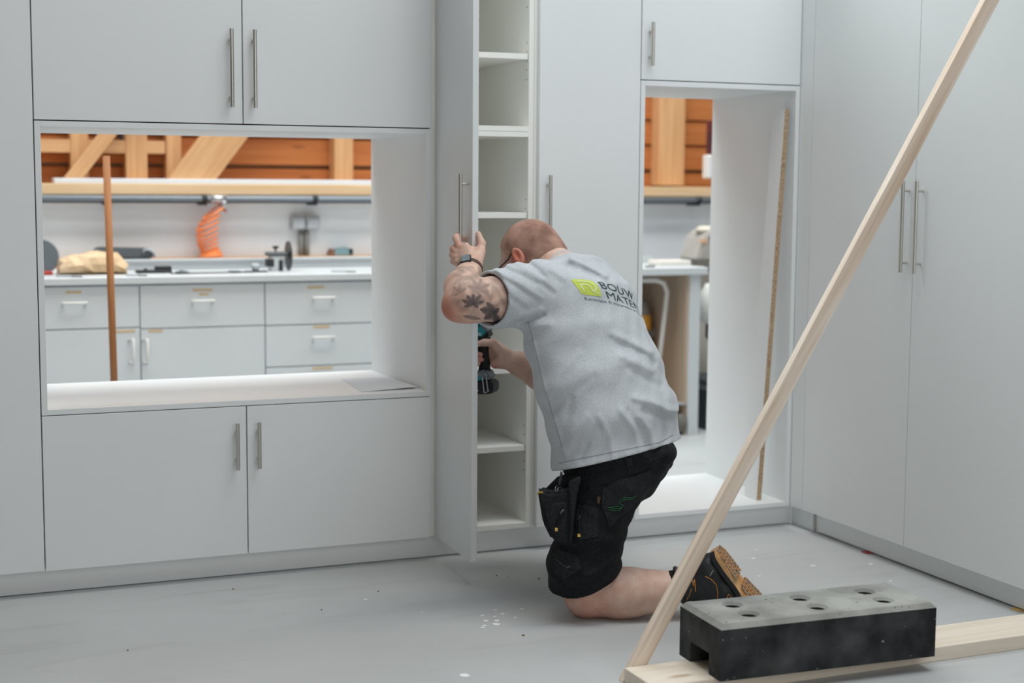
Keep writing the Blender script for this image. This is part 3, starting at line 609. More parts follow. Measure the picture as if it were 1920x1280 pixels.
# ---- signed-distance modelling with a naive surface-net mesher
class Vol:
    def __init__(s, lo, hi, h):
        s.lo = np.array(lo, float); s.h = h; s.n = np.ceil((np.array(hi)-s.lo)/h).astype(int)+1
        s.D = np.full(s.n, 1.0, np.float32)
    def sub(s, lo, hi):
        i0 = np.maximum(0, np.floor((np.array(lo)-s.lo)/s.h).astype(int)); i1 = np.minimum(s.n, np.ceil((np.array(hi)-s.lo)/s.h).astype(int)+1)
        if np.any(i1 <= i0): return None
        sl = tuple(slice(a, b) for a, b in zip(i0, i1))
        ax = [(s.lo[k]+s.h*np.arange(i0[k], i1[k])).astype(np.float32) for k in range(3)]
        return sl, ax[0][:, None, None], ax[1][None, :, None], ax[2][None, None, :]
    def add(s, prim, k=0.02, pad=0.03):
        fn, lo, hi = prim; r = s.sub(np.array(lo)-pad-k, np.array(hi)+pad+k)
        if r is None: return
        sl, X, Y, Z = r; d = fn(X, Y, Z); D = s.D[sl]
        hh = np.clip(0.5+0.5*(D-d)/k, 0, 1); s.D[sl] = D*(1-hh)+d*hh-k*hh*(1-hh)
    def cut(s, prim, k=0.006, pad=0.01):
        fn, lo, hi = prim; r = s.sub(np.array(lo)-pad-k, np.array(hi)+pad+k)
        if r is None: return
        sl, X, Y, Z = r; d = -fn(X, Y, Z); D = s.D[sl]
        hh = np.clip(0.5-0.5*(D-d)/k, 0, 1); s.D[sl] = D*(1-hh)+d*hh+k*hh*(1-hh)
    def grid(s): return s.sub(s.lo, s.lo+s.h*(s.n-1))[1:]
    def plane(s, p, n):                     # keep the side n points to
        X, Y, Z = s.grid(); n = np.array(n, float); n /= np.linalg.norm(n)
        s.D = np.maximum(s.D, -((X-p[0])*n[0]+(Y-p[1])*n[1]+(Z-p[2])*n[2]).astype(np.float32))
    def mesh(s):
        D = s.D; ins = D < 0
        cnt = np.zeros(tuple(s.n-1), np.uint8)
        for dx in (0, 1):
            for dy in (0, 1):
                for dz in (0, 1):
                    cnt += ins[dx:dx+s.n[0]-1, dy:dy+s.n[1]-1, dz:dz+s.n[2]-1]
        ijk = np.argwhere((cnt > 0) & (cnt < 8)); 
        off = np.array([(a, b, c) for a in (0, 1) for b in (0, 1) for c in (0, 1)])
        V = np.stack([D[ijk[:, 0]+o[0], ijk[:, 1]+o[1], ijk[:, 2]+o[2]] for o in off], 1)
        acc = np.zeros((len(ijk), 3)); num = np.zeros(len(ijk))
        for i in range(8):
            for j in range(i+1, 8):
                if np.abs(off[i]-off[j]).sum() != 1: continue
                m = (V[:, i] < 0) != (V[:, j] < 0); t = np.where(m, V[:, i]/np.where(m, V[:, i]-V[:, j], 1), 0)
                acc += np.where(m[:, None], off[i]+t[:, None]*(off[j]-off[i]), 0); num += m
        P = s.lo+s.h*(ijk+acc/num[:, None])
        N = s.n-1; flat = (ijk[:, 0]*N[1]+ijk[:, 1])*N[2]+ijk[:, 2]
        faces = []
        for ax in range(3):
            a = [slice(None)]*3; b = [slice(None)]*3; a[ax] = slice(0, -1); b[ax] = slice(1, None)
            A = ins[tuple(a)]; ch = A != ins[tuple(b)]
            e = np.argwhere(ch); u, v = [(1, 2), (2, 0), (0, 1)][ax]
            ok = (e[:, u] > 0) & (e[:, v] > 0) & (e[:, u] < N[u]) & (e[:, v] < N[v]); e = e[ok]
            q = []
            for du, dv in ((-1, -1), (0, -1), (0, 0), (-1, 0)):
                c = e.copy(); c[:, u] += du; c[:, v] += dv; q.append((c[:, 0]*N[1]+c[:, 1])*N[2]+c[:, 2])
            q = np.stack(q, 1); inside = A[e[:, 0], e[:, 1], e[:, 2]]
            q[~inside] = q[~inside][:, ::-1]; faces.append(q)
        F = np.searchsorted(flat, np.concatenate(faces)); return P, F
def mesh_np(name, P, F, mat, parent=None, attrs=None, smooth=True):
    me = bpy.data.meshes.new(name); n = len(F); kf = F.shape[1]
    me.vertices.add(len(P)); me.vertices.foreach_set('co', np.asarray(P, np.float32).ravel())
    me.loops.add(n*kf); me.loops.foreach_set('vertex_index', F.astype(np.int32).ravel())
    me.polygons.add(n); me.polygons.foreach_set('loop_start', np.arange(0, n*kf, kf, dtype=np.int32)); 
    me.update(calc_edges=True); me.validate()
    me.polygons.foreach_set('use_smooth', np.full(len(me.polygons), smooth))
    for k, val in (attrs or {}).items():
        at = me.attributes.new(k, 'FLOAT', 'POINT'); at.data.foreach_set('value', np.asarray(val, np.float32))
    return link(name, me, mat, parent)
def rcone(a, b, ra, rb=None):
    a = np.asarray(a, float); b = np.asarray(b, float); rb = ra if rb is None else rb; ba = b-a; L2 = max(ba@ba, 1e-9)
    def fn(X, Y, Z):
        x, y, z = X-a[0], Y-a[1], Z-a[2]; t = np.clip((x*ba[0]+y*ba[1]+z*ba[2])/L2, 0, 1)
        return np.sqrt((x-t*ba[0])**2+(y-t*ba[1])**2+(z-t*ba[2])**2)-(ra+(rb-ra)*t)
    r = max(ra, rb); return fn, np.minimum(a, b)-r, np.maximum(a, b)+r
def econe(a, b, A, Bq, xdir, end=0.5):
    """tapering limb of elliptic section: half axes A = (x, y) at a, Bq at b, x along xdir"""
    a = np.asarray(a, float); b = np.asarray(b, float); d = b-a; L = np.linalg.norm(d); d = d/L
    x = np.asarray(xdir, float); x = x-d*(x@d); x /= np.linalg.norm(x); y = np.cross(d, x)
    def fn(X, Y, Z):
        px, py, pz = X-a[0], Y-a[1], Z-a[2]
        s_ = px*d[0]+py*d[1]+pz*d[2]; t = np.clip(s_/L, 0, 1); rz = s_-t*L
        rx = A[0]+(Bq[0]-A[0])*t; ry = A[1]+(Bq[1]-A[1])*t; mn = np.minimum(rx, ry)
        u = (px*x[0]+py*x[1]+pz*x[2])/rx; v = (px*y[0]+py*y[1]+pz*y[2])/ry
        q = np.sqrt(u*u+v*v+(rz/(mn*end))**2); g = np.sqrt((u/rx)**2+(v/ry)**2+(rz/(mn*end)**2)**2)
        return q*(q-1)/np.maximum(g, 1e-4)
    r = max(A[0], A[1], Bq[0], Bq[1]); return fn, np.minimum(a, b)-r, np.maximum(a, b)+r
def ell(c, r, axes=((1, 0, 0), (0, 1, 0), (0, 0, 1))):
    c = np.asarray(c, float); ax = [np.asarray(q, float)/np.linalg.norm(q) for q in axes]
    def fn(X, Y, Z):
        p = (X-c[0], Y-c[1], Z-c[2]); k0 = 0; k1 = 0
        for i in range(3):
            q = (p[0]*ax[i][0]+p[1]*ax[i][1]+p[2]*ax[i][2])/r[i]; k0 = k0+q*q; k1 = k1+(q/r[i])**2
        k0 = np.sqrt(k0); return k0*(k0-1)/np.maximum(np.sqrt(k1), 1e-4)
    m = max(r); return fn, c-m, c+m
def chain(vol, pts, rs, k):
    for i in range(len(pts)-1): vol.add(rcone(pts[i], pts[i+1], rs[i], rs[i+1]), k)
def fold_field(X, Z, folds, Y=None):
    """sum of ridge / groove profiles along polylines given in (right, up) coordinates"""
    out = 0
    for pts, amp, wd in folds:
        dmin = None
        for p, q in zip(pts, pts[1:]):
            bx, bz = q[0]-p[0], q[1]-p[1]; L2 = bx*bx+bz*bz
            t = np.clip(((X-p[0])*bx+(Z-p[1])*bz)/L2, 0, 1)
            d = (X-p[0]-t*bx)**2+(Z-p[1]-t*bz)**2; dmin = d if dmin is None else np.minimum(dmin, d)
        out = out+amp*np.exp(-dmin/(wd*wd))
    return out
def ac(u, v, b=0.0):
    p = pt(u, v, b); return (p[0], p[2])

PERSON = thing('person', tuple(KNEE), 'person kneeling at the open cupboard in grey t-shirt and black work shorts, holding a drill', 'person', rot=(0, 0, math.atan2(RH[1], RH[0])))
# ---------------------------------------------------------------- pose
th = math.radians(36); ph = math.radians(32)
HF = np.array([-math.cos(th)*math.cos(ph), math.sin(th)*math.cos(ph), -math.sin(ph)])
HU = np.array([-math.cos(th)*math.sin(ph), math.sin(th)*math.sin(ph), math.cos(ph)])
HL = np.array([-math.sin(th), -math.cos(th), 0.0])
HAX = (HF, HL, HU)
HC = pt(996, 474, 0.36)
def hp(f, l, u): return HC+HF*f+HL*l+HU*u
W50 = np.array([math.cos(math.radians(50)), math.sin(math.radians(50)), 0.0])     # across the shoulders
W62 = np.array([math.cos(math.radians(62)), math.sin(math.radians(62)), 0.0])     # across the hips
SP = [pt(1062, 522, .25), pt(1090, 575, .215), pt(1098, 640, .17), pt(1125, 710, .14), pt(1150, 780, .12), pt(1160, 862, .11)]
SA = [.185, .212, .220, .226, .232, .232]; SB = [.098, .126, .134, .150, .160, .160]
SHL, ELL, WRL = pt(1010, 548, .11), pt(866, 565, .0), pt(882, 508, .205)
SHR, ELR, WRR = pt(1098, 525, .40), pt(1054, 724, .52), pt(948, 672, .487)
HIPL, KNL, ANL = pt(1146, 880, .02), pt(1102, 1110, .0), pt(1283, 1097, .0)
HIPR, KNR, ANR = pt(1182, 862, .19), np.array([.035, .46, .50]), np.array([.035, .42, .10])

# ---------------------------------------------------------------- body
def build_head(v):
    v.add(ell(HC, (.099, .077, .098), HAX), .01)
    v.add(ell(hp(.028, 0, -.062), (.070, .060, .072), HAX), .03)
    v.add(ell(hp(.058, 0, -.115), (.030, .030, .022), HAX), .03)            # chin
    v.add(rcone(hp(.090, .030, .008), hp(.094, -.030, .008), .012), .02)    # brow
    v.add(rcone(hp(.095, 0, -.008), hp(.118, 0, -.050), .009, .0135), .012) # nose
    for s in (1, -1):
        v.add(ell(hp(.108, s*.013, -.052), (.010, .008, .008), HAX), .008)
        v.add(ell(hp(.068, s*.045, -.045), (.026, .020, .022), HAX), .02)   # cheek
        v.cut(ell(hp(.098, s*.032, -.016), (.016, .018, .012), HAX), .012)  # eye socket
        v.add(ell(hp(.083, s*.032, -.017), (.0125, .0135, .0115), HAX), .004)
        # ear: shell with rim
        e = hp(-.004, s*.078, -.012); t = HL*s*.9-HF*.42; t /= np.linalg.norm(t); fz = HF-t*(HF@t); fz /= np.linalg.norm(fz)
        uu = HU-.18*HF; uu /= np.linalg.norm(uu)
        v.add(ell(e+t*.008, (.0165, .008, .028), (fz, t, uu)), .006)
        v.add(ell(e-uu*.024+fz*.004+t*.006, (.010, .007, .011), (fz, t, uu)), .006)
        v.cut(ell(e+t*.017+uu*.004+fz*.002, (.0098, .008, .018), (fz, t, uu)), .004)
        v.add(rcone(e+t*.010+fz*.012-uu*.010, e+t*.012+fz*.004-uu*.015, .0045), .004)
    v.add(rcone(hp(.093, .019, -.084), hp(.099, 0, -.082), .006, .0075), .008)
    v.add(rcone(hp(.093, -.019, -.084), hp(.099, 0, -.082), .006, .0075), .008)
    v.add(rcone(hp(.090, .015, -.095), hp(.090, -.015, -.095), .0075), .008)
def hand_left(v):
    w = pt(861, 458, .27)-pt(857, 494, .255)
    v.add(econe(pt(884, 498, .222), pt(863, 475, .266), (.030, .020), (.040, .0145), w, .6), .016)
    v.add(rcone(pt(891, 496, .232), pt(899, 474, .268), .021, .015), .014)
    v.add(rcone(pt(893, 472, .274), pt(866, 463, .275), .013, .012), .014)
    for pts, rs in (((pt(861, 462, .268), pt(855, 446, .285), pt(858, 441, .333), pt(873, 449, .346)), (.0115, .0102, .0088, .0078)),
                    ((pt(857, 472, .266), pt(850, 466.5, .285), pt(854, 463, .332), pt(865, 468, .346)), (.0115, .0104, .009, .008)),
                    ((pt(856, 482, .260), pt(848.5, 478, .280), pt(852, 476, .326), pt(863, 480, .342)), (.011, .0098, .0084, .0075)),
                    ((pt(858, 491, .252), pt(850, 489.5, .272), pt(854, 489, .314), pt(862, 492, .330)), (.0102, .0088, .0075, .0066))):
        chain(v, pts, rs, .005)
    chain(v, (pt(894, 489, .238), pt(901, 473, .266), pt(903.5, 457, .285), pt(897, 438, .300)), (.017, .0128, .0112, .0082), .008)
def hand_right(v):
    w = pt(920, 638, 0.505)-pt(925, 690, 0.505)
    v.add(econe(WRR, pt(920, 657, 0.507), (.030, .022), (.041, .0155), w, .6), .016)
    v.add(rcone(pt(942, 678, 0.477), pt(928, 682, 0.483), .018, .015), .014)
    v.add(rcone(pt(941, 662, 0.471), pt(924, 643, 0.461), .0185, .0125), .014)
    chain(v, (pt(924, 643, 0.461), pt(908, 642, 0.457), pt(890, 646, 0.458)), (.0125, .0108, .0085), .006)
    for pts, rs in (((pt(919, 641, 0.517), pt(893, 638, 0.527), pt(872, 640, 0.520)), (.011, .0098, .008)),
                    ((pt(918, 651, 0.519), pt(889, 655, 0.523), pt(883, 662, 0.479), pt(901, 664.5, 0.465)), (.011, .0102, .0092, .008)),
                    ((pt(919, 662, 0.517), pt(890, 667, 0.521), pt(884, 673, 0.477), pt(903, 674, 0.465)), (.011, .0098, .0088, .0076)),
                    ((pt(921, 674, 0.513), pt(893, 680, 0.515), pt(887, 684, 0.479), pt(897, 682, 0.467)), (.0098, .0086, .0076, .0068))):
        chain(v, pts, rs, .004)
def arms(v):
    chain(v, (SHL, pt(925, 560, .055), pt(880, 566, .01)), (.062, .060, .056), .02)
    v.add(rcone(pt(880, 566, .01), pt(853, 577, -.008), .054, .036), .03)                       # elbow
    chain(v, (pt(870, 562, .0), pt(869, 540, .085), pt(877, 520, .165), WRL), (.053, .051, .038, .0325), .025)
    v.add(econe(WRL, pt(883, 497, .224), (.033, .026), (.032, .022), pt(861, 458, .27)-pt(857, 494, .255), .8), .02)
    chain(v, (SHR, pt(1078, 620, .46), ELR), (.060, .055, .046), .02)
    chain(v, (ELR, pt(1012, 702, .51), pt(978, 684, .495), WRR), (.047, .046, .037, .0285), .02)
def legs(v):
    chain(v, (HIPL, pt(1112, 985, .0), KNL+np.array([.0, 0, .035])), (.080, .074, .064), .03)
    v.add(ell(KNL+np.array([-.005, 0, -.002]), (.060, .062, .0665)), .02)
    chain(v, (KNL, pt(1160, 1112, .0), pt(1190, 1110, .0), pt(1232, 1108, .0), ANL), (.0635, .0665, .0625, .052, .040), .03)
    chain(v, (ANL, pt(1312, 1088, .0)), (.038, .030), .02)
    chain(v, (HIPR, (HIPR+KNR)/2, KNR), (.085, .080, .062), .03)
    chain(v, (KNR, KNR*.62+ANR*.38+np.array([.012, -.01, 0]), ANR), (.060, .060, .040), .03)
vb = Vol((-.44, -.16, -.02), (.42, .72, 1.13), .003)
for i in range(5): vb.add(econe(SP[i], SP[i+1], (SA[i]*(.86, .86, .86, .84, .80)[i], SB[i]*.86), (SA[i+1]*(.86, .86, .84, .80, .70)[i], SB[i+1]*.80), W50 if i < 3 else W62, .6), .03)
vb.add(rcone(hp(-.040, 0, -.055), pt(1062, 522, .26), .062, .072), .03)
build_head(vb); arms(vb); hand_left(vb); hand_right(vb); legs(vb)
PB, FB = vb.mesh(); del vb
# skin colouring: sunburnt joints, inked left arm
def blob(P, c, r): return np.exp(-((P-np.asarray(c))**2).sum(1)/(r*r))
red = np.zeros(len(PB))
for c, r, k in ((pt(838, 582, -.02), .045, 1.0), (pt(858, 458, .27), .02, .55), (pt(848, 470, .28), .02, .55), (hp(.0, .085, -.012), .035, 1.2), (hp(.07, .05, -.06), .06, .7), (pt(905, 672, .465), .03, .6), (pt(930, 690, .475), .025, .5), (pt(1110, 1140, -.03), .07, .5), (hp(.115, 0, -.05), .03, .6)):
    red = np.maximum(red, k*blob(PB, c, r))
# ink: petals and shading laid out on the back of the upper arm and forearm
Up_ = np.stack([(PB-CAML)@np.array([1, 0, 0]), (PB-CAML)@np.array([0, 0, 1]), (PB-CAML)@np.array([0, 1, 0])], 1)
def to_px(P):
    Wd = KNEE+P[:, :1]*RH+P[:, 1:2]*FH+P[:, 2:3]*np.array([0, 0, 1.0]); d = Wd-CAM; z = d@_fw
    return 960+FPX*(d@RT)/z, 640-FPX*(d@UP)/z
UB, VB = to_px(PB)
armm = (PB[:, 0] < -.17) & (VB > 499) & (VB < 640) & (UB < 960) & (PB[:, 1] < .24)
ink = np.zeros(len(PB))
def petal(cx, cy, ang, ln, wd, dark):
    ca, sa = math.cos(math.radians(ang)), math.sin(math.radians(ang)); x = (UB-cx)*ca+(VB-cy)*sa; y = -(UB-cx)*sa+(VB-cy)*ca
    t = np.clip(x/ln, 0, 1); w_ = wd*np.sin(np.pi*np.clip(t*.92+.04, 0, 1))**.8*(1+.10*np.sin(x*1.3)); ins_ = (x > 0) & (x < ln)
    val = np.where(ins_, np.clip(1.3-np.abs(y)/np.maximum(w_, .3)*.9, 0, 1)*(np.abs(y) < w_), 0)
    val = val*(.62+.38*np.clip(np.abs(y)/np.maximum(w_, .3), 0, 1))*np.where(np.abs(y) < .55, 1.25, 1); val = np.clip(val, 0, 1)
    np.maximum(ink, dark*val, out=ink)
for a_, l_, w_ in ((-160, 22, 5.2), (-125, 21, 5.0), (-88, 20, 5.2), (-50, 23, 5.4), (-14, 22, 5.0), (165, 17, 4.4), (30, 12, 4.0)): petal(887, 570, a_, l_, w_, .92)
for a_, l_, w_ in ((-165, 20, 5.0), (-120, 19, 5.2), (-70, 20, 5.0), (-20, 24, 5.6), (20, 20, 5.0)): petal(896, 541, a_, l_, w_, .60)
for a_, l_, w_ in ((-140, 16, 4.4), (-90, 17, 4.6), (-35, 15, 4.2), (150, 13, 4.0)): petal(862, 548, a_, l_, w_, .55)
for x, y, a_, l_, w_, d_ in ((900, 580, 8, 34, 9, .95), (908, 598, -35, 34, 9, .98), (912, 566, 50, 30, 7, .9), (926, 586, 70, 24, 8, 1.0), (868, 592, 10, 34, 4.5, .7), (850, 533, -30, 34, 6, .38), (872, 524, -20, 28, 6, .42), (846, 556, -60, 20, 4, .3), (905, 535, 60, 26, 6, .5)): petal(x, y, a_, l_, w_, d_)
hz = np.clip(.5+.35*np.sin(PB[:, 0]*95+2.2*np.sin(PB[:, 2]*88))+.35*np.sin(PB[:, 2]*120+2.5*np.sin(PB[:, 0]*75+PB[:, 1]*60)), 0, 1)
ink = np.minimum(ink*1.25, 1); ink = np.maximum(ink, .5*np.clip((UB-838)/25, 0, 1)*np.clip((604-VB)/30, 0, 1)*hz); ink = np.where(armm, ink, 0)
SKIN = new_mat('skin', rgb(206, 164, 142), 0.5, 0, 0.35)
def skin_nodes(m):
    b = m.node_tree.nodes['Principled BSDF']; b.inputs['Subsurface Weight'].default_value = 0.12; b.inputs['Subsurface Radius'].default_value = (0.012, 0.005, 0.003)
    tc = nd(m, 'ShaderNodeTexCoord'); n = nd(m, 'ShaderNodeTexNoise'); n.inputs['Scale'].default_value = 38; n.inputs['Detail'].default_value = 5; lk(m, tc.outputs['Object'], n.inputs['Vector'])
    r = nd(m, 'ShaderNodeValToRGB'); e = r.color_ramp.elements; e[0].position = .32; e[0].color = rgb(210, 170, 152); e[1].position = .68; e[1].color = rgb(224, 192, 176); lk(m, n.outputs[0], r.inputs[0])
    at = nd(m, 'ShaderNodeAttribute', attribute_name='flush'); mx = nd(m, 'ShaderNodeMixRGB'); mx.inputs[2].default_value = rgb(192, 112, 92)
    lk(m, at.outputs['Fac'], mx.inputs[0]); lk(m, r.outputs[0], mx.inputs[1])
    a2 = nd(m, 'ShaderNodeAttribute', attribute_name='ink'); m2 = nd(m, 'ShaderNodeMixRGB'); m2.inputs[2].default_value = rgb(58, 60, 66)
    lk(m, a2.outputs['Fac'], m2.inputs[0]); lk(m, mx.outputs[0], m2.inputs[1]); lk(m, m2.outputs[0], b.inputs['Base Color'])
skin_nodes(SKIN)
body = mesh_np('body', PB, FB, SKIN, PERSON, {'flush': red, 'ink': ink})
# ---------------------------------------------------------------- hair (cropped), as a thin cap over the skull
HAIR = new_mat('cropped_hair', rgb(150, 120, 106), 0.85, 0, 0.15)
def hair_nodes(m):
    b = m.node_tree.nodes['Principled BSDF']; tc = nd(m, 'ShaderNodeTexCoord')
    def noise(sc, det): 
        n = nd(m, 'ShaderNodeTexNoise'); n.inputs['Scale'].default_value = sc; n.inputs['Detail'].default_value = det; lk(m, tc.outputs['Object'], n.inputs['Vector']); return n
    n1 = noise(420, 2); n2 = noise(22, 3)
    r = nd(m, 'ShaderNodeValToRGB'); e = r.color_ramp.elements; e[0].position = .3; e[0].color = rgb(140, 106, 94); e[1].position = .7; e[1].color = rgb(190, 152, 136); lk(m, n2.outputs[0], r.inputs[0])
    at = nd(m, 'ShaderNodeAttribute', attribute_name='hair_cover'); a1 = nd(m, 'ShaderNodeMath', operation='ADD'); lk(m, at.outputs['Fac'], a1.inputs[0]); lk(m, n1.outputs[0], a1.inputs[1])
    a2 = nd(m, 'ShaderNodeMapRange'); a2.inputs['From Min'].default_value = .45; a2.inputs['From Max'].default_value = 1.25; lk(m, a1.outputs[0], a2.inputs[0])
    mx = nd(m, 'ShaderNodeMixRGB'); mx.inputs[1].default_value = rgb(206, 166, 146); lk(m, a2.outputs[0], mx.inputs[0]); lk(m, r.outputs[0], mx.inputs[2]); lk(m, mx.outputs[0], b.inputs['Base Color'])
    bp = nd(m, 'ShaderNodeBump'); bp.inputs['Strength'].default_value = .5; bp.inputs['Distance'].default_value = .002; lk(m, n1.outputs[0], bp.inputs['Height']); lk(m, bp.outputs[0], b.inputs['Normal'])
hair_nodes(HAIR)
vh = Vol(HC-.16, HC+.16, .003)
vh.add(ell(HC+HU*.0012, (.1018, .0797, .1008), HAX), .01)
vh.add(ell(hp(-.052, 0, -.045), (.0535, .0595, .05), HAX), .03)
HPL = ((hp(.056, 0, .044), HU*.62-HF*.78), (hp(0, 0, -.058), HU*.80-HF*.60))
for a_, n_ in HPL: vh.plane(a_, n_)                                          # hairline over the forehead; nape and sideburns
for s in (1, -1): vh.cut(ell(hp(.012, s*.082, -.030), (.030, .020, .042), HAX), .01)
Ph, Fh = vh.mesh(); dn = np.min([(Ph-a_)@(n_/np.linalg.norm(n_)) for a_, n_ in HPL], 0)
mesh_np('hair', Ph, Fh, HAIR, PERSON, {'hair_cover': np.clip(dn/.032, 0, 1)})
# spectacles
GL = new_mat('black_frame', rgb(38, 38, 40), 0.4); bm = B()
for s in (1, -1):
    c = hp(.120, s*.034, -.020)
    tube(bm, [c+HL*.024*math.cos(a)+HU*.018*math.sin(a) for a in np.linspace(0, 2*math.pi, 25)[:-1]], .0018, 6, True)
    tube(bm, [c+HL*s*.024+HU*.006, hp(.100, s*.074, -.006), hp(.03, s*.084, -.002), hp(-.006, s*.086, .014), hp(-.018, s*.083, .0)], .0022, 6)
tube(bm, [hp(.120, .010, -.016), hp(.124, 0, -.012), hp(.120, -.010, -.016)], .0018, 6)
gl = obj('glasses', bm, GL, PERSON); gl['label'] = 'black spectacles'
bm = B()
for s in (1, -1):
    c = hp(.120, s*.034, -.020); extrude_poly(bm, [c+HL*.0235*math.cos(a)+HU*.0175*math.sin(a) for a in np.linspace(0, 2*math.pi, 21)[:-1]], HF*.001)
gm = new_mat('lens_glass', (0.9, 0.95, 0.97, 1), 0.05); gm.node_tree.nodes['Principled BSDF'].inputs['Transmission Weight'].default_value = 0.9; obj('lens', bm, gm, gl)
for s in (1, -1):
    bm = B(); bmesh.ops.create_icosphere(bm, subdivisions=3, radius=.0118); bmesh.ops.translate(bm, verts=bm.verts[:], vec=hp(.0865, s*.032, -.0175)); 
    c = Vector(hp(.0985, s*.032, -.019))
    bm.faces.ensure_lookup_table()
    for f in bm.faces:
        d = (f.calc_center_median()-c).length; f.material_index = 2 if d < .0024 else (1 if d < .0052 else 0)
    obj('eye', bm, [new_mat('eye_white', rgb(228, 224, 220), 0.2), new_mat('iris', rgb(92, 110, 120), 0.2), new_mat('pupil', rgb(16, 16, 16), 0.1)], PERSON, True)
# ---------------------------------------------------------------- t-shirt
vs_ = Vol((-.36, -.16, .36), (.42, .62, 1.10), .0034)
for i in range(5): vs_.add(econe(SP[i], SP[i+1], (SA[i], SB[i]), (SA[i+1], SB[i+1]), W50 if i < 3 else W62*.5+W50*.5, .55), .05)
vs_.add(econe(SP[5], SP[5]+(SP[5]-SP[4])*.8, (SA[5], SB[5]), (SA[5]*.97, SB[5]*.97), W62*.5+W50*.5, .5), .05)
vs_.add(rcone(pt(1060, 526, .26), pt(1043, 508, .29), .070, .056), .05)
chain(vs_, (SHL, pt(968, 553, .085), pt(925, 562, .058), pt(880, 568, .03)), (.090, .081, .0735, .073), .035)
chain(vs_, (SHR+np.array([0, 0, -.010]), pt(1082, 610, .45), pt(1068, 670, .49)), (.073, .074, .074), .05)
vs_.add(rcone(pt(1082, 508, .37), pt(1108, 519, .37), .046, .050), .04)
X, Y, Z = vs_.grid()
F = []
def fold(pts, amp, wd, b=0.05): F.append(([ac(u, v, b) for u, v in pts], amp, wd))
# sleeve and shoulder folds running from the arm pit to the seam
for k, (u0, v0, u1, v1, am) in enumerate(((922, 510, 1008, 562, .9), (941, 500, 1004, 530, 1.2), (962, 496, 1036, 548, .8), (975, 488, 1018, 516, 1.0), (916, 532, 982, 574, .55), (985, 488, 1052, 528, .6))):
    fold([(u0, v0), ((u0+u1)/2, (v0+v1)/2-3), (u1, v1)], -.0036*am, .0075+.001*(k % 3)); fold([(u0+9, v0-2), ((u0+u1)/2+8, (v0+v1)/2-8), (u1+6, v1-6)], .0032*am, .008+.0015*(k % 2))
fold([(970, 604), (986, 600), (1004, 592), (1018, 588)], -.0075, .007); fold([(975, 590), (992, 586), (1012, 578)], .0045, .009); fold([(988, 612), (1006, 606), (1030, 604)], .003, .010)
fold([(1000, 640), (1012, 690), (1026, 745), (1046, 800), (1058, 842)], .0022, .006)          # side seam
# back: folds at the waist, right side
for pts, a in (([(1150, 628), (1178, 640), (1206, 655), (1230, 668)], .006), ([(1158, 648), (1186, 660), (1212, 672), (1232, 690)], -.005), ([(1168, 668), (1200, 684), (1228, 700)], .005), ([(1176, 690), (1210, 712), (1244, 732)], -.004),
               ([(1188, 742), (1224, 752), (1256, 772), (1280, 780)], .0075), ([(1205, 765), (1240, 782), (1268, 796)], -.0075), ([(1196, 776), (1216, 800), (1226, 832)], .0055), ([(1160, 760), (1186, 795), (1198, 838)], .0055), ([(1174, 765), (1200, 800), (1212, 836)], -.0045), ([(1120, 770), (1140, 810), (1146, 850)], .004), ([(1236, 770), (1248, 800), (1250, 828)], -.005),
               ([(1076, 490), (1096, 497), (1122, 510), (1142, 522)], .008), ([(1070, 503), (1098, 514), (1122, 524)], -.0045), ([(1060, 840), (1075, 800), (1098, 770)], .0045), ([(1048, 830), (1060, 790), (1070, 740)], -.004), ([(1088, 850), (1100, 815), (1120, 790)], -.004), ([(1025, 740), (1045, 700), (1085, 660)], .003), ([(1035, 770), (1065, 735), (1110, 700)], -.003)):
    fold(pts, a, .010, 0.0)
# soft overall unevenness of the cloth
vs_.D -= fold_field(X, Z, F).astype(np.float32)+(.0016*np.sin(X*46+Z*31+Y*22)*np.sin(Z*38-X*17)+.0012*np.sin(X*88-Z*66+Y*40)).astype(np.float32)
# openings: hem, both sleeves, neck
hem_n = (SP[3]-SP[5]); hem_n /= np.linalg.norm(hem_n)
vs_.D = np.maximum(vs_.D, (-(vs_.D)-.0085))                                  # a cloth shell
HEM = pt(1160, 853, .04)
zc = (X-HEM[0])*hem_n[0]+(Y-HEM[1])*hem_n[1]+(Z-HEM[2])*hem_n[2]
zc = zc+.020*np.clip((X-.13)/.12, -.3, 1)**2*np.sign(X-.13)*0-.012*np.sin(X*12)*0
vs_.D = np.maximum(vs_.D, -zc.astype(np.float32))
arm_ax = SHL-pt(866, 565, .0); arm_ax /= np.linalg.norm(arm_ax); SE = pt(917, 561, .052); sl_n = arm_ax+np.array([.10, .42, -.10]); sl_n /= np.linalg.norm(sl_n)
q = (X-SE[0])*sl_n[0]+(Y-SE[1])*sl_n[1]+(Z-SE[2])*sl_n[2]
near = (X < -.10) & (Z > .74)
vs_.D = np.where(near, np.maximum(vs_.D, -q.astype(np.float32)), vs_.D)
ra = pt(1068, 668, .49); rn = SHR-ELR; rn /= np.linalg.norm(rn); q2 = (X-ra[0])*rn[0]+(Y-ra[1])*rn[1]+(Z-ra[2])*rn[2]
vs_.D = np.where((Y > .37) & (Z < .80) & (np.abs(q2) < .2), np.maximum(vs_.D, -q2.astype(np.float32)), vs_.D)
nk = pt(1047, 508, .288); nn = (hp(-.02, 0, -.03)-pt(1062, 520, .26)); nn /= np.linalg.norm(nn)
q3 = (X-nk[0])*nn[0]+(Y-nk[1])*nn[1]+(Z-nk[2])*nn[2]
nkd = np.sqrt((X-nk[0])**2+(Y-nk[1])**2+(Z-nk[2])**2)
vs_.D = np.where(nkd < .13, np.maximum(vs_.D, (q3-.004).astype(np.float32)), vs_.D)
Ps, Fs = vs_.mesh(); del vs_
SHIRT = new_mat('grey_marl_jersey', rgb(176, 181, 185), 0.9, 0, 0.1)
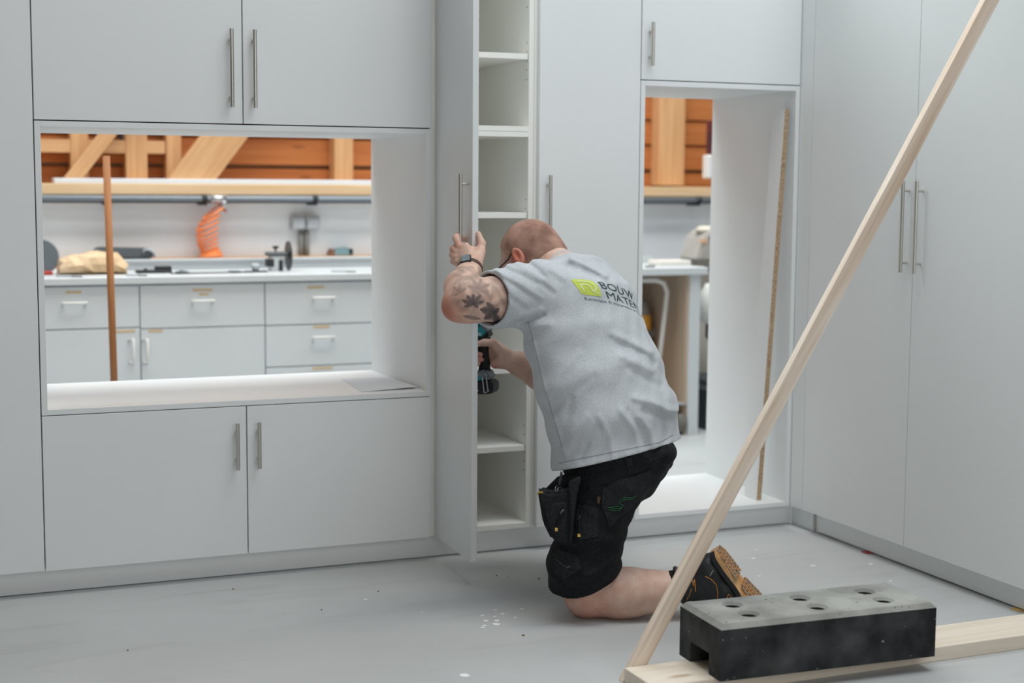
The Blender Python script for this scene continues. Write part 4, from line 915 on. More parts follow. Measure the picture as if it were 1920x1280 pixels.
def jersey(m):
    b = m.node_tree.nodes['Principled BSDF']; b.inputs['Sheen Weight'].default_value = 0.15
    tc = nd(m, 'ShaderNodeTexCoord'); mp = nd(m, 'ShaderNodeMapping'); mp.inputs['Scale'].default_value = (150, 150, 700); mp.inputs['Rotation'].default_value = (0.2, 0.35, 0.4); lk(m, tc.outputs['Object'], mp.inputs[0])
    n = nd(m, 'ShaderNodeTexNoise'); n.inputs['Scale'].default_value = 1.0; n.inputs['Detail'].default_value = 3; lk(m, mp.outputs[0], n.inputs['Vector'])
    r = nd(m, 'ShaderNodeValToRGB'); e = r.color_ramp.elements; e[0].position = .3; e[0].color = rgb(178, 183, 189); e[1].position = .7; e[1].color = rgb(203, 208, 213); lk(m, n.outputs[0], r.inputs[0]); lk(m, r.outputs[0], b.inputs['Base Color'])
    n2 = nd(m, 'ShaderNodeTexNoise'); n2.inputs['Scale'].default_value = 34; n2.inputs['Detail'].default_value = 4; lk(m, tc.outputs['Object'], n2.inputs['Vector'])
    bp = nd(m, 'ShaderNodeBump'); bp.inputs['Strength'].default_value = .25; bp.inputs['Distance'].default_value = .004; lk(m, n2.outputs[0], bp.inputs['Height']); lk(m, bp.outputs[0], b.inputs['Normal'])
jersey(SHIRT)
shirt = mesh_np('t_shirt', Ps, Fs, SHIRT, PERSON)
from mathutils.bvhtree import BVHTree
def bvh(P, F): return BVHTree.FromPolygons([tuple(p) for p in P], [tuple(int(i) for i in f) for f in F])
BS = bvh(Ps, Fs)
# collar rib
bm = B(); x_, y_, _ = frame_of(nn)
tube(bm, [Vector(nk)+Vector(nn)*.002+(x_*math.cos(a)+y_*math.sin(a))*.063 for a in np.linspace(0, 2*math.pi, 41)[:-1]], .005, 8, True, sq=1.7)
obj('collar', bm, SHIRT, shirt, True)
def seam(parent, surf, pxs, mat, r=.0012, name='seam', lift=.0005, n=6, sq=1.0):
    """a thread laid on a surface: each photo point is dropped onto the cloth along the line of sight"""
    P = []
    for (u0, v0), (u1, v1) in zip(pxs, pxs[1:]):
        m = max(2, int(math.hypot(u1-u0, v1-v0)/3))
        for k in range(m): P.append((u0+(u1-u0)*k/m, v0+(v1-v0)*k/m))
    P.append(pxs[-1]); out = []
    for u, v in P:
        h = surf.ray_cast(Vector(CAML), Vector(pdir(u, v)).normalized())
        if h[0] is not None: out.append(h[0]+h[1]*lift)
    if len(out) < 2: return None
    bm = B(); tube(bm, out, r, n, sq=sq); return obj(name, bm, mat, parent, True)
SEAM = new_mat('shirt_stitch', rgb(146, 150, 154), 0.9)
seam(shirt, BS, [(1049, 868), (1110, 855), (1180, 841), (1238, 829), (1262, 815)], SEAM, .0009, 'hem_stitch', .0002)
seam(shirt, BS, [(913, 521), (930, 552), (943, 600)], SEAM, .0009, 'sleeve_stitch', .0002)
seam(shirt, BS, [(990, 602), (1004, 655), (1018, 715), (1034, 770), (1054, 838)], SEAM, .001, 'side_seam', .0002)
# printed logo on the back: flat print lying on the cloth
hit = BS.ray_cast(Vector(CAML), Vector(pdir(1103, 538)).normalized()); O3, N3 = hit[0], hit[1]
N3 = (N3*0.6+Vector((.70, -.62, .30)).normalized()*.6).normalized()
def tangent(du, dv):
    a = Vector(CAML); d = Vector(pdir(1103+du, 538+dv)); t = (O3-a).dot(N3)/d.dot(N3); return a+d*t-O3
EX = tangent(36, 8)/36; EY = -tangent(13.0, 33)/33
def print_mesh(bm, name, mat, lift=.0009, sub=0.004):
    bmesh.ops.remove_doubles(bm, verts=bm.verts[:], dist=1e-4); bmesh.ops.triangulate(bm, faces=bm.faces[:])
    for _ in range(5):
        es = [e for e in bm.edges if e.calc_length() > 3.2]
        if not es: break
        bmesh.ops.subdivide_edges(bm, edges=es, cuts=1); bmesh.ops.triangulate(bm, faces=bm.faces[:])
    bad = []
    for v in bm.verts:
        p = O3+EX*v.co.x+EY*v.co.y+N3*.15; h = BS.ray_cast(p, -N3, .40)
        if h[0] is None: bad.append(v)
        else: v.co = h[0]+h[1]*(lift)
    bmesh.ops.delete(bm, geom=bad, context='VERTS')
    me = bpy.data.meshes.new(name); bm.to_mesh(me); bm.free(); return link(name, me, mat, shirt, True)
LIME = new_mat('lime_print', rgb(196, 212, 92), 0.8); INKP = new_mat('dark_green_print', rgb(62, 82, 84), 0.8); PALE = new_mat('pale_print', rgb(214, 226, 158), 0.8)
def quad_bm(polys):
    bm = B()
    for pl in polys: bm.faces.new([bm.verts.new((x, y, 0)) for x, y in pl])
    return bm
def round_sq(x0, y0, x1, y1, r):
    P = []
    for cx, cy, a0 in ((x1-r, y0+r, -90), (x1-r, y1-r, 0), (x0+r, y1-r, 90), (x0+r, y0+r, 180)):
        for k in range(5): a = math.radians(a0+k*22.5); P.append((cx+r*math.cos(a), cy+r*math.sin(a)))
    return P
print_mesh(quad_bm([round_sq(-17, -16, 17, 16, 4)]), 'logo_square', LIME)
def stroke(pts, w):
    out = []
    for (x0, y0), (x1, y1) in zip(pts, pts[1:]):
        l = math.hypot(x1-x0, y1-y0) or 1; nx, ny = -(y1-y0)/l*w/2, (x1-x0)/l*w/2; ex, ey = (x1-x0)/l*w*.3, (y1-y0)/l*w*.3
        out.append([(x0-ex+nx, y0-ey+ny), (x0-ex-nx, y0-ey-ny), (x1+ex-nx, y1+ey-ny), (x1+ex+nx, y1+ey+ny)])
    return out
arc = [(4+8*math.cos(math.radians(a)), 2+9*math.sin(math.radians(a))) for a in range(80, -100, -22)]
print_mesh(quad_bm(stroke([(-10, 11), (4, 11)]+arc[1:], 3.0)+stroke([(-11, -10), (-11, 2), (-4, 5), (2, 2), (4, -4)], 3.0)+stroke([(6, -9), (13, -12)], 2.6)), 'logo_figure', PALE, .0018)
def text_bm(s_, size, x, y, bold=0.0, sp=1.0, wd=1.0):
    cu = bpy.data.curves.new('lettering', 'FONT'); cu.body = s_; cu.size = size; cu.resolution_u = 3; cu.offset = bold; cu.space_character = sp
    o = bpy.data.objects.new('lettering', cu); COL.objects.link(o); dg = bpy.context.evaluated_depsgraph_get(); me = bpy.data.meshes.new_from_object(o.evaluated_get(dg))
    bm = B(); bm.from_mesh(me); bpy.data.objects.remove(o); bpy.data.curves.remove(cu); bpy.data.meshes.remove(me)
    bmesh.ops.scale(bm, verts=bm.verts[:], vec=(wd, 1, 1)); bmesh.ops.translate(bm, verts=bm.verts[:], vec=(x, y, 0)); return bm
print_mesh(text_bm('BOUW', 20, 21, 1.5, 0.0, 1.04, 1.24), 'logo_lettering', INKP)
print_mesh(text_bm('MATEN', 20, 26, -16.5, 0.0, 1.04, 1.24), 'logo_lettering', INKP)
print_mesh(text_bm('Renovatie & schrijnwerk projecten', 8.2, -14, -26, 0.0, 1.0, 1.12), 'tagline_lettering', new_mat('grey_print', rgb(104, 116, 120), 0.8))
# ---------------------------------------------------------------- work shorts
vp = Vol((-.22, -.22, -.02), (.36, .66, .56), .0038)
PT, PB2 = pt(1160, 836, .11), pt(1142, 880, .105)
vp.add(econe(PT, PB2, (.206, .156), (.186, .142), W62, .6), .03); vp.add(ell(pt(1244, 846, .06), (.036, .07, .030)), .04)
vp.add(ell(pt(1176, 862, .06), (.092, .095, .085)), .03); vp.add(ell(pt(1178, 852, .18), (.080, .085, .08)), .03)
vp.add(econe(pt(1138, 900, .015), pt(1106, 1000, .0), (.108, .106), (.091, .098), (1, 0, 0), .7), .035)
vp.add(econe(pt(1106, 1000, .0), pt(1096, 1062, .0), (.094, .098), (.100, .100), (1, 0, 0), .7), .03)
vp.add(econe(pt(1096, 1062, .0), pt(1086, 1120, .0), (.100, .100), (.090, .095), (1, 0, 0), .7), .03)
vp.add(ell(pt(1054, 1052, -.01), (.040, .060, .050)), .02)
vp.add(rcone(HIPR, KNR*.85+HIPR*.15, .092, .088), .03)
X, Y, Z = vp.grid(); F = []
for pts, a in (([(1160, 1040), (1130, 1062), (1090, 1080), (1060, 1082)], .006), ([(1162, 1058), (1132, 1076), (1100, 1092)], -.005), ([(1120, 1000), (1135, 1025), (1158, 1040)], -.004), ([(1040, 1020), (1070, 1030), (1100, 1022)], -.006), ([(1075, 1000), (1100, 1012), (1140, 1008)], .004), ([(1195, 905), (1170, 940), (1160, 985)], .004), ([(1250, 858), (1215, 880), (1180, 888)], .003), ([(1045, 1070), (1075, 1062), (1098, 1070)], .004), ([(1150, 990), (1135, 960), (1130, 930)], .003)): fold(pts, a, .009, -.08)
vp.D -= fold_field(X, Z, F).astype(np.float32)+(.0022*np.sin(X*70+Z*52)*np.sin(Z*60-Y*45)).astype(np.float32)
hp0 = pt(1112, 1090, -.02); hn = np.array([-.32, -.05, .94]); hn /= np.linalg.norm(hn)
q = (X-hp0[0])*hn[0]+(Y-hp0[1])*hn[1]+(Z-hp0[2])*hn[2]; bow = .022*np.clip(1-((X-.0)/.10)**2, -1, 1)
vp.D = np.maximum(vp.D, -vp.D-.010)
vp.D = np.where((Z < .22) & (Y < .2), np.maximum(vp.D, -(q+bow-.012).astype(np.float32)), vp.D)
kr = KNR*.84+HIPR*.16; kn = HIPR-KNR; kn /= np.linalg.norm(kn); q = (X-kr[0])*kn[0]+(Y-kr[1])*kn[1]+(Z-kr[2])*kn[2]
vp.D = np.where(Y > .25, np.maximum(vp.D, -q.astype(np.float32)), vp.D)
wz = (X-HEM[0])*hem_n[0]+(Y-HEM[1])*hem_n[1]+(Z-HEM[2])*hem_n[2]
vp.D = np.maximum(vp.D, (wz-.003).astype(np.float32))
Pp, Fp = vp.mesh(); del vp
CLOTH = mottled('black_work_cloth', rgb(34, 35, 38), rgb(24, 25, 28), 120, 0.85, 0, 0.2, 3, bump=0.25)
CLOTH2 = mottled('black_pocket_cloth', rgb(44, 45, 48), rgb(32, 33, 36), 120, 0.85, 0, 0.2, 3, bump=0.25)
shorts = mesh_np('work_shorts', Pp, Fp, CLOTH, PERSON); BP = bvh(Pp, Fp)
def patch(name, poly, surf, mat, parent, thick=.004, step=3.0):
    """a cloth patch following the garment under it, with its own thickness"""
    import mathutils.geometry as mg
    us = [p[0] for p in poly]; vs2 = [p[1] for p in poly]
    def inside(u, v):
        c = False
        for (x0, y0), (x1, y1) in zip(poly, poly[1:]+poly[:1]):
            if (y0 > v) != (y1 > v) and u < (x1-x0)*(v-y0)/(y1-y0)+x0: c = not c
        return c
    pts = []; edge = []
    for (x0, y0), (x1, y1) in zip(poly, poly[1:]+poly[:1]):
        m = max(1, int(math.hypot(x1-x0, y1-y0)/step))
        for k in range(m): pts.append(Vector((x0+(x1-x0)*k/m, y0+(y1-y0)*k/m)))
    ne = len(pts); u = min(us)+step/2
    while u < max(us):
        v = min(vs2)+step/2
        while v < max(vs2):
            if inside(u, v) and min((Vector((u, v))-p).length for p in pts[:ne]) > step*.55: pts.append(Vector((u, v)))
            v += step
        u += step
    r = mg.delaunay_2d_cdt(pts, [(i, (i+1) % ne) for i in range(ne)], [], 1, 1e-4)
    bm = B(); vt = []; 
    for i, p in enumerate(r[0]):
        h = surf.ray_cast(Vector(CAML), Vector(pdir(p.x, p.y)).normalized()); 
        vt.append(None if h[0] is None else bm.verts.new(h[0]+h[1]*thick))
    for f in r[2]:
        w_ = [vt[i] for i in f]
        if None not in w_:
            try: bm.faces.new(w_)
            except ValueError: pass
    ys = sorted(v.co.y for v in bm.verts)
    ext = bmesh.ops.extrude_face_region(bm, geom=bm.faces[:])
    dv = [g for g in ext['geom'] if isinstance(g, bmesh.types.BMVert)]
    for g in dv: g.co += (Vector(g.co)-Vector(CAML)).normalized()*(thick+.004)
    return obj(name, bm, mat, parent, False, 45)
bk = patch('back_pocket', [(1130, 912), (1160, 899), (1196, 888), (1220, 878), (1213, 905), (1203, 925), (1196, 938), (1186, 950), (1168, 962), (1142, 988), (1138, 972), (1128, 948)], BP, CLOTH2, shorts)
patch('thigh_pocket', [(1083, 945), (1122, 950), (1122, 1006), (1086, 1012), (1080, 985)], BP, CLOTH2, shorts, .003)
patch('knee_pocket', [(1036, 1038), (1050, 1030), (1085, 1044), (1090, 1066), (1060, 1086), (1042, 1074)], BP, CLOTH2, shorts, .003)
patch('belt_loop', [(1172, 858), (1183, 856), (1186, 872), (1175, 874)], BP, CLOTH2, shorts, .004)
seam(shorts, BP, [(1060, 905), (1125, 888), (1200, 870), (1240, 856)], CLOTH2, .0014, 'waist_seam', .0004)
GREEN = new_mat('green_stitching', rgb(44, 110, 70), 0.7)
for k, ln in enumerate(([(1138, 956), (1152, 952), (1164, 951), (1167, 946), (1161, 943)], [(1138, 951), (1150, 949), (1160, 948)], [(1146, 956), (1160, 955), (1165, 951)], [(1160, 943), (1163, 936), (1170, 932), (1182, 931), (1192, 927)], [(1165, 940), (1172, 935), (1186, 933)])): seam(bk, BP, ln, GREEN, .0009, 'green_stitching', .0052)
YELT = new_mat('yellow_pull', rgb(222, 182, 104), 0.6)
GREYT = new_mat('grey_stitching', rgb(92, 94, 96), 0.7)
for ln in ([(1042, 1048), (1050, 1054), (1056, 1060)], [(1058, 1060), (1063, 1064), (1068, 1062)], [(1062, 1066), (1070, 1062)]): seam(shorts, BP, ln, GREYT, .0008, 'grey_stitching', .0036)
patch('pocket_label', [(1121, 930), (1127, 931), (1125, 943), (1120, 942)], BP, new_mat('label_brown', rgb(92, 72, 44), 0.7), shorts, .005, 2.0)
patch('zip_pull', [(1084, 1001), (1089, 1002), (1089, 1007), (1084, 1007)], BP, YELT, shorts, .006, 2.0)
seam(shorts, BP, [(1086, 972), (1087, 985), (1087, 1000)], CLOTH2, .0022, 'zip_strap', .005)
for ln in ([(1085, 968), (1089, 966), (1088, 972), (1084, 974)],): seam(shorts, BP, ln, GREYT, .001, 'zip_slider', .006)
# hanging tool pocket at the front of the left thigh
def hang(name, poly, b0, b1, mat, parent, bev=.007):
    bm = B(); A = [Vector(pt(u, v, b0)) for u, v in poly]; Bq = [Vector(pt(u, v, b0))+Vector((0, b1-b0, 0)) for u, v in poly]
    a = [bm.verts.new(p) for p in A]; b = [bm.verts.new(p) for p in Bq]; n = len(a)
    fs = [bm.faces.new(a), bm.faces.new(b[::-1])]+[bm.faces.new((a[i], b[i], b[(i+1) % n], a[(i+1) % n])) for i in range(n)]
    bmesh.ops.recalc_face_normals(bm, faces=bm.faces[:])
    bmesh.ops.bevel(bm, geom=[e for e in bm.edges], offset=bev, segments=3, affect='EDGES'); return obj(name, bm, mat, parent, False, 60)
hol = hang('tool_pocket', [(1009, 926), (1014, 921), (1030, 924), (1050, 923), (1070, 918), (1078, 930), (1073, 985), (1070, 1024), (1050, 1017), (1034, 1012), (1018, 980)], -.105, -.035, CLOTH2, shorts)
hang('pocket_flap', [(1018, 946), (1062, 940), (1062, 990), (1056, 1010), (1037, 1005), (1024, 976)], -.114, -.098, CLOTH2, hol, .004)
hang('pocket_edge', [(1066, 905), (1090, 893), (1082, 930), (1075, 990), (1071, 1025), (1066, 1022), (1068, 960)], -.116, -.09, CLOTH2, hol, .004)
hang('pocket_back', [(1020, 922), (1048, 894), (1086, 890), (1076, 930), (1040, 930)], -.06, -.03, CLOTH, hol, .005)
bm = B(); tube(bm, [pt(1008, 926, -.104), pt(1012, 922, -.106), pt(1018, 923, -.108)], .0026, 8); obj('yellow_trim', bm, new_mat('yellow_trim', rgb(176, 140, 52), 0.6), hol, True)
bm = B(); tube(bm, [pt(1055, 957, -.117), pt(1050, 970, -.119), pt(1044, 985, -.119)], .005, 8, sq=.35); obj('tool_strap', bm, CLOTH, hol, True)
bm = B(); tube(bm, [pt(1057, 955, -.121), pt(1053, 959, -.122), pt(1051, 963, -.121)], .0026, 8); obj('strap_slider', bm, GREYT, hol, True)
bm = B(); a = pt(1043, 992, -.120); box(bm, a[0]-.0038, a[0]+.0038, a[1]-.004, a[1]+.004, a[2]-.005, a[2]+.004, .001); obj('strap_tip', bm, YELT, hol)
KEY = new_mat('key_ring_steel', rgb(170, 172, 176), 0.3, 0.9)
kr_ = None
for i, (u, v) in enumerate(((1044, 917), (1049, 919))):
    bm = B(); c = Vector(pt(u, v, -.09)); ax = Vector((.8, -.5, .1)) if i == 0 else Vector((.5, -.8, 0)); x, y, _ = frame_of(ax)
    tube(bm, [c+(x*math.cos(a)+y*math.sin(a))*.0085 for a in np.linspace(0, 2*math.pi, 19)[:-1]], .0010, 6, True); obj('key_ring', bm, KEY, shorts, True)
bm = B(); tube(bm, [pt(1053, 884, -.10), pt(1052, 893, -.10), pt(1050, 905, -.096), pt(1048, 912, -.092)], [.0028, .004, .0045, .0025], 8); obj('snap_hook', bm, new_mat('hook_black', rgb(60, 62, 66), 0.35, 0.6), shorts, True)
# ---------------------------------------------------------------- wrist watch
wc = WRL*1.0+(WRL-pt(883, 497, .224))*.12; wax = (Vector(pt(883, 497, .224)-WRL).normalized()+Vector(WRL-pt(877, 520, .165)).normalized()+Vector((-.25, 0, .0))).normalized()
wx = Vector(pt(862, 500, .215)-wc); wx = (wx-wax*wx.dot(wax)).normalized(); wy = wax.cross(wx)
BBODY = bvh(PB, FB)
def arm_at(a, grow=.0):
    d = wx*math.cos(a)+wy*math.sin(a); h = BBODY.ray_cast(Vector(wc)+d*.075, -d, .074)
    return (h[0] if h[0] is not None else Vector(wc)+d*.033)+d*grow
bm = B(); rg = []
for k in range(40):
    a = 2*math.pi*k/40; d = wx*math.cos(a)+wy*math.sin(a); p0 = arm_at(a, .0)
    rg.append([bm.verts.new(p0+d*e+wax*s) for e, s in ((-.003, -.010), (.0018, -.0095), (.0024, 0), (.0018, .0095), (-.003, .010))])
for k in range(40):
    for m in range(4): bm.faces.new((rg[k][m], rg[k][m+1], rg[(k+1) % 40][m+1], rg[(k+1) % 40][m]))
wt = obj('watch', bm, new_mat('watch_strap', rgb(84, 62, 52), 0.6), PERSON, True); wt['label'] = 'smart watch on a dark strap'
def slab(name, c, ex, ey, ez, sx, sy, sz, mat, parent, bev=.003):
    bm = B(); box(bm, -sx, sx, -sy, sy, -sz, sz, bev)
    M = Matrix((ex, ey, ez)).transposed(); bm.transform(Matrix.Translation(c) @ M.to_4x4()); return obj(name, bm, mat, parent, False, 40)
ang_w = [a for a in np.linspace(0, 2*math.pi, 73)[:-1]]
view_ = Vector(pdir(870, 502)).normalized(); tgt_ = BBODY.ray_cast(Vector(CAML), Vector(pdir(869, 505)).normalized())[0] or Vector(pt(868, 505, .18))
ang_w = min(ang_w, key=lambda a: (arm_at(a)-tgt_).length)
wn = (wx*math.cos(ang_w)+wy*math.sin(ang_w)).normalized(); wtan = wax.cross(wn); wp = arm_at(ang_w)
slab('watch_case', wp+wn*.0045, wax, wtan, wn, .0180, .0155, .0055, new_mat('watch_case', rgb(58, 60, 64), 0.3, 0.6), wt, .004)
slab('watch_glass', wp+wn*.0102, wax, wtan, wn, .0150, .0125, .0006, new_mat('watch_glass', rgb(120, 132, 138), 0.08), wt, .0003)
# ---------------------------------------------------------------- work boots
LEATHER = mottled('black_leather', rgb(40, 41, 44), rgb(30, 31, 34), 60, 0.5, 0, 0.45, 4, bump=0.15)
SOLE = mottled('tan_sole', rgb(214, 172, 124), rgb(198, 146, 92), 26, 0.75, 0, 0.25, 5, c3=rgb(150, 148, 146), sp_scale=40, sp_lo=.60, sp_hi=.68)
MIDS = new_mat('black_midsole', rgb(44, 45, 48), 0.6); PIPING = new_mat('orange_piping', rgb(214, 142, 58), 0.6); SOCK = new_mat('black_sock', rgb(32, 33, 36), 0.95)
def make_boot(H, l, n, shaft, bend, label):
    """H heel underside, l heel to toe, n out through the sole, shaft = top of the ankle; bend lifts the toes back"""
    l = np.array(l, float); l /= np.linalg.norm(l); n = np.array(n, float); n -= l*(n@l); n /= np.linalg.norm(n); w = np.cross(l, n); z = -n
    def f(x, y, h):
        if bend and x > .19:
            a = min((x-.19)/.09, 1.0)*bend; r = .09/bend; return H+l*(.19+r*math.sin(a)-math.sin(a)*h)+w*y+z*(r*(1-math.cos(a))+math.cos(a)*h) if True else None
        return H+l*x+w*y+z*h
    SH = np.array(shaft)
    v = Vol(np.minimum(np.minimum(f(-.05, 0, .0), f(.29, 0, 0)), SH)-.11, np.maximum(np.maximum(f(-.05, 0, 0), f(.29, 0, 0)), SH)+.11, .0032)
    v.add(econe(f(.045, 0, .05), f(.11, 0, .05), (.041, .040), (.043, .040), w, .9), .01)
    v.add(econe(f(.11, 0, .048), f(.18, -.004, .040), (.043, .038), (.050, .032), w, .8), .02)
    v.add(econe(f(.18, -.004, .040), f(.235, -.002, .036), (.050, .032), (.045, .030), w, .8), .02)
    v.add(econe(f(.055, 0, .06), SH, (.046, .042), (.050, .050), l, .5), .03)
    v.add(ell(f(.035, 0, .055), (.044, .040, .050), (l, w, n)), .02)
    v.add(rcone(f(.06, 0, .115), f(.105, 0, .095), .038, .034), .02); v.add(rcone(f(.105, 0, .095), f(.185, 0, .066), .034, .022), .02)           # tongue and laces
    v.add(rcone(f(.005, 0, .02), f(.015, 0, .085), .008, .010), .015)
    sn = SH-f(.06, 0, .06); sn /= np.linalg.norm(sn); X, Y, Z = v.grid()
    cutp = ((X-SH[0])*sn[0]+(Y-SH[1])*sn[1]+(Z-SH[2])*sn[2]); v.D = np.maximum(v.D, (cutp-.0).astype(np.float32))
    hz_ = (X-H[0])*z[0]+(Y-H[1])*z[1]+(Z-H[2])*z[2]
    if not bend: v.D = np.maximum(v.D, (.010-hz_).astype(np.float32))
    else:
        xl = (X-H[0])*l[0]+(Y-H[1])*l[1]+(Z-H[2])*l[2]; v.D = np.where(xl < .19, np.maximum(v.D, (.010-hz_).astype(np.float32)), v.D)
    P, Fq = v.mesh(); up = mesh_np('boot', P, Fq, LEATHER, PERSON); up['label'] = label; bv = bvh(P, Fq)
    # sole: outline swept in two levels, following the bend
    xs = np.linspace(-.006, .272, 34); bm = B()
    def half(x):
        t = (x+.006)/.278; return (.030+.018*math.sin(math.pi*min(t*1.6, 1)*.5)-.010*math.exp(-((t-.42)/.14)**2)+.011*math.exp(-((t-.72)/.17)**2))*min(1, (max(t, 0)/.07+.12)**.5)*min(1, ((1-t)/.13+.08)**.5)
    rings = []
    for x in xs:
        hw = half(x); arch = .010*math.exp(-((x-.105)/.026)**2)
        heel = -.013+arch
        rings.append([bm.verts.new(f(x, s*hw*k, h)) for s, k, h in ((-1, 1.0, .012), (-1, 1.05, -.003), (-1, .93, heel), (1, .93, heel), (1, 1.05, -.003), (1, 1.0, .012))])
    for a, b in zip(rings, rings[1:]):
        for k in range(6): bm.faces.new((a[k], a[(k+1) % 6], b[(k+1) % 6], b[k])).material_index = 1 if k in (0, 4, 5) else 0
    bm.faces.new(rings[0]); bm.faces.new(rings[-1][::-1]); so = obj('sole', bm, [SOLE, MIDS], up, False, 40); so['label'] = 'tan rubber sole'
    bm = B(); rnd = random.Random(5)
    for x in np.arange(.003, .262, .0118):
        if .090 < x < .118: continue
        hw = half(x)*.86
        for j in range(6):
            y = (-.85+j*.34)*hw; dx, dy = .0040, hw*.125
            c = [f(x+sx*dx+(sy*.004 if (j % 2) else -sy*.004), y+sy*dy, -.012) for sx, sy in ((-1, -1), (1, -1), (1, 1), (-1, 1))]
            dn = np.array(f(x, y, -.0165))-np.array(f(x, y, -.012)); extrude_poly(bm, [tuple(q_) for q_ in c], tuple(dn))
    lg = tag(obj('tread', bm, mottled('tread_tan', rgb(198, 146, 92), rgb(168, 150, 132), 60, 0.8, 0, 0.2, 4, c3=rgb(104, 92, 82), sp_scale=70, sp_lo=.60, sp_hi=.66), so), kind='stuff')
    # padded collar and piping
    ref = l-sn*(l@sn); ref /= np.linalg.norm(ref); rf2 = np.cross(sn, ref)
    bm = B(); tube(bm, [SH-sn*.004+(ref*.050*math.cos(a)+rf2*.050*math.sin(a)) for a in np.linspace(0, 2*math.pi, 33)[:-1]], .007, 8, True); obj('padded_collar', bm, LEATHER, up, True)
    return up, bv, f
lb, BL, fl_ = make_boot(pt(1341, 1033, -.028), (.60, -.04, -.80), (.80, -.38, .46), pt(1272, 1098, .0), 1.15, 'left work boot, its tan sole turned to the camera')
for ln in ([(1302, 1086), (1303, 1095), (1304, 1108)], [(1299, 1088), (1300, 1098)]): seam(lb, BL, ln, PIPING, .0016, 'orange_tab', .0006)
for ln in ([(1322, 1080), (1334, 1086), (1343, 1096), (1346, 1112), (1345, 1126)], [(1362, 1124), (1366, 1113), (1372, 1120), (1370, 1125)], [(1296, 1104), (1292, 1116), (1286, 1126)]): seam(lb, BL, ln, PIPING, .0011, 'orange_piping', .0004)
seam(lb, BL, [(1337, 1069), (1333, 1076), (1331, 1080)], new_mat('pale_fleck', rgb(170, 170, 168), 0.7), .0010, 'pale_scuff', .0003)
for ln in ([(1336, 1042), (1352, 1070), (1372, 1100), (1394, 1121)], [(1330, 1050), (1346, 1080), (1364, 1104), (1380, 1118)]): seam(lb, BL, ln, new_mat('boot_seam', rgb(58, 59, 62), 0.5), .0013, 'boot_seam', .0002)
bm = B(); s0, s1 = pt(1257, 1100, .0), pt(1282, 1097, .0)
tube(bm, [s0, s0*.5+s1*.5, s1], [.0455, .047, .046], 24); obj('sock', bm, SOCK, PERSON, True)
rfoot = ANR-np.array([0, 0, .10-.024]); dirr = np.array([-.14, .99, 0.])
rb_, BR, fr_ = make_boot(rfoot-dirr*.07, dirr, (0, 0, -1), ANR+np.array([0, 0, .055]), 0, 'right work boot, flat on the floor behind the left knee')
bm = B(); tube(bm, [ANR+np.array([0, 0, .03]), ANR+np.array([0, 0, .075])], [.047, .049], 24); obj('sock', bm, SOCK, PERSON, True)

# ================================================================== cordless drill in the right hand
def to_world(p): return KNEE+p[0]*RH+p[1]*FH+np.array([0, 0, p[2]])
DR0 = pt(908, 664, .495)
DR = thing('cordless_drill', tuple(to_world(DR0)), 'teal and black cordless drill held inside the open cupboard', 'drill', rot=(0, 0, math.atan2(RH[1], RH[0])-math.radians(19)))
TEAL = new_mat('teal_plastic', rgb(40, 146, 156), 0.4); DBLK = new_mat('drill_black', rgb(34, 36, 39), 0.55); DGR = new_mat('drill_grey', rgb(116, 126, 132), 0.5)
def dp(u, v, b=0.0):
    p = pt(u, v, .495)-DR0; return Vector((p[0], b, p[2]))
def prism(name, poly, hw, mat, parent, bev=.005, b0=0.0):
    bm = B(); A = [dp(u, v)+Vector((0, b0-hw, 0)) for u, v in poly]; extrude_poly(bm, [tuple(p) for p in A], (0, 2*hw, 0), bev); return obj(name, bm, mat, parent, False, 50)
hs = prism('motor_housing', [(862, 612), (914, 610), (921, 620), (920, 634), (912, 640), (862, 640)], .028, DBLK, DR, .008)
prism('teal_shell', [(864, 613), (912, 611), (919, 621), (912, 631), (864, 633)], .0295, TEAL, DR, .004)
prism('teal_top', [(864, 607), (908, 606), (914, 610), (864, 612)], .016, TEAL, DR, .004)
prism('grey_cap', [(904, 610), (915, 609), (921, 618), (916, 620), (910, 613)], .0285, DGR, DR, .002)
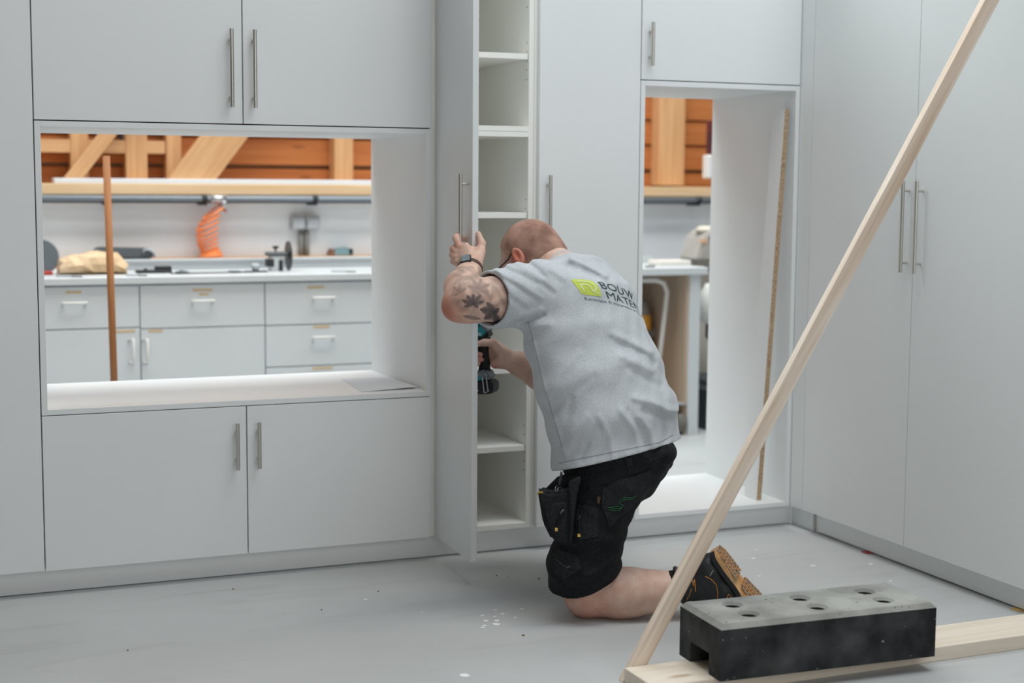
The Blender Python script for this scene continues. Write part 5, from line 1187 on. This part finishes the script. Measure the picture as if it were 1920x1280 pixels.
bm = B(); c = dp(862, 626); lathe(bm, [(.024, 0), (.025, .010), (.020, .018), (.013, .025)], 20); bm.transform(Matrix.Translation(c) @ Matrix.Rotation(-math.pi/2, 4, 'Y')); obj('chuck', bm, DBLK, DR, True)
bm = B(); cyl(bm, c+Vector((-.025, 0, 0)), c+Vector((-.036, 0, 0)), .0032, 6); obj('bit', bm, KEY, DR)
bm = B(); tube(bm, [dp(905, 634), dp(906, 650), dp(908, 672), dp(909, 702)], [.0185, .0165, .0165, .021], 16, sq=.86); obj('grip', bm, DBLK, DR, True)
prism('trigger', [(890, 643), (896, 643), (897, 656), (891, 655)], .007, DBLK, DR, .002)
prism('foot', [(868, 698), (900, 695), (914, 690), (924, 698), (926, 709), (868, 712)], .030, DGR, DR, .006)
prism('teal_band', [(868, 703), (910, 702), (910, 711), (868, 713)], .0315, TEAL, DR, .003)
bt = prism('battery', [(864, 713), (929, 711), (932, 716), (931, 733), (925, 736), (864, 739)], .032, DBLK, DR, .005)
bm = B(); yb = -.034
hook = [dp(910, 702, yb), dp(919, 699, yb-.004), dp(924, 727, yb-.004), dp(916, 731, yb-.006)]
tube(bm, [dp(911, 703, yb), dp(914, 716, yb-.004), dp(916, 730, yb-.005), dp(919, 733, yb-.005), dp(924, 729, yb-.005), dp(921, 712, yb-.004), dp(919, 700, yb)], .0026, 8); obj('belt_hook', bm, KEY, DR, True)
bm = B()
for u, v in ((916, 731), (924, 729), (919, 700)): bmesh.ops.create_uvsphere(bm, u_segments=10, v_segments=6, radius=.0036, matrix=Matrix.Translation(dp(u, v, yb-.005)))
obj('screw_heads', bm, KEY, DR, True); 
WHT = new_mat('white_lettering', rgb(226, 232, 232), 0.5)
def dlabel(parent, s_, size, u, v, yoff, shear=0.0):
    bm = text_bm(s_, size, 0, 0, .0003); o_ = dp(u, v, yoff)
    for vv in bm.verts: vv.co = Vector((o_.x+vv.co.x+vv.co.y*shear, yoff, o_.z+vv.co.y+vv.co.x*.035))
    obj('lettering', bm, WHT, parent)
dlabel(DR, 'makita', .0150, 884, 627.5, -.0302, .12)
dlabel(DR, 'makita', .0105, 884, 724, -.0325)
dlabel(DR, 'Li-ion 18V', .0070, 886, 732, -.0325)
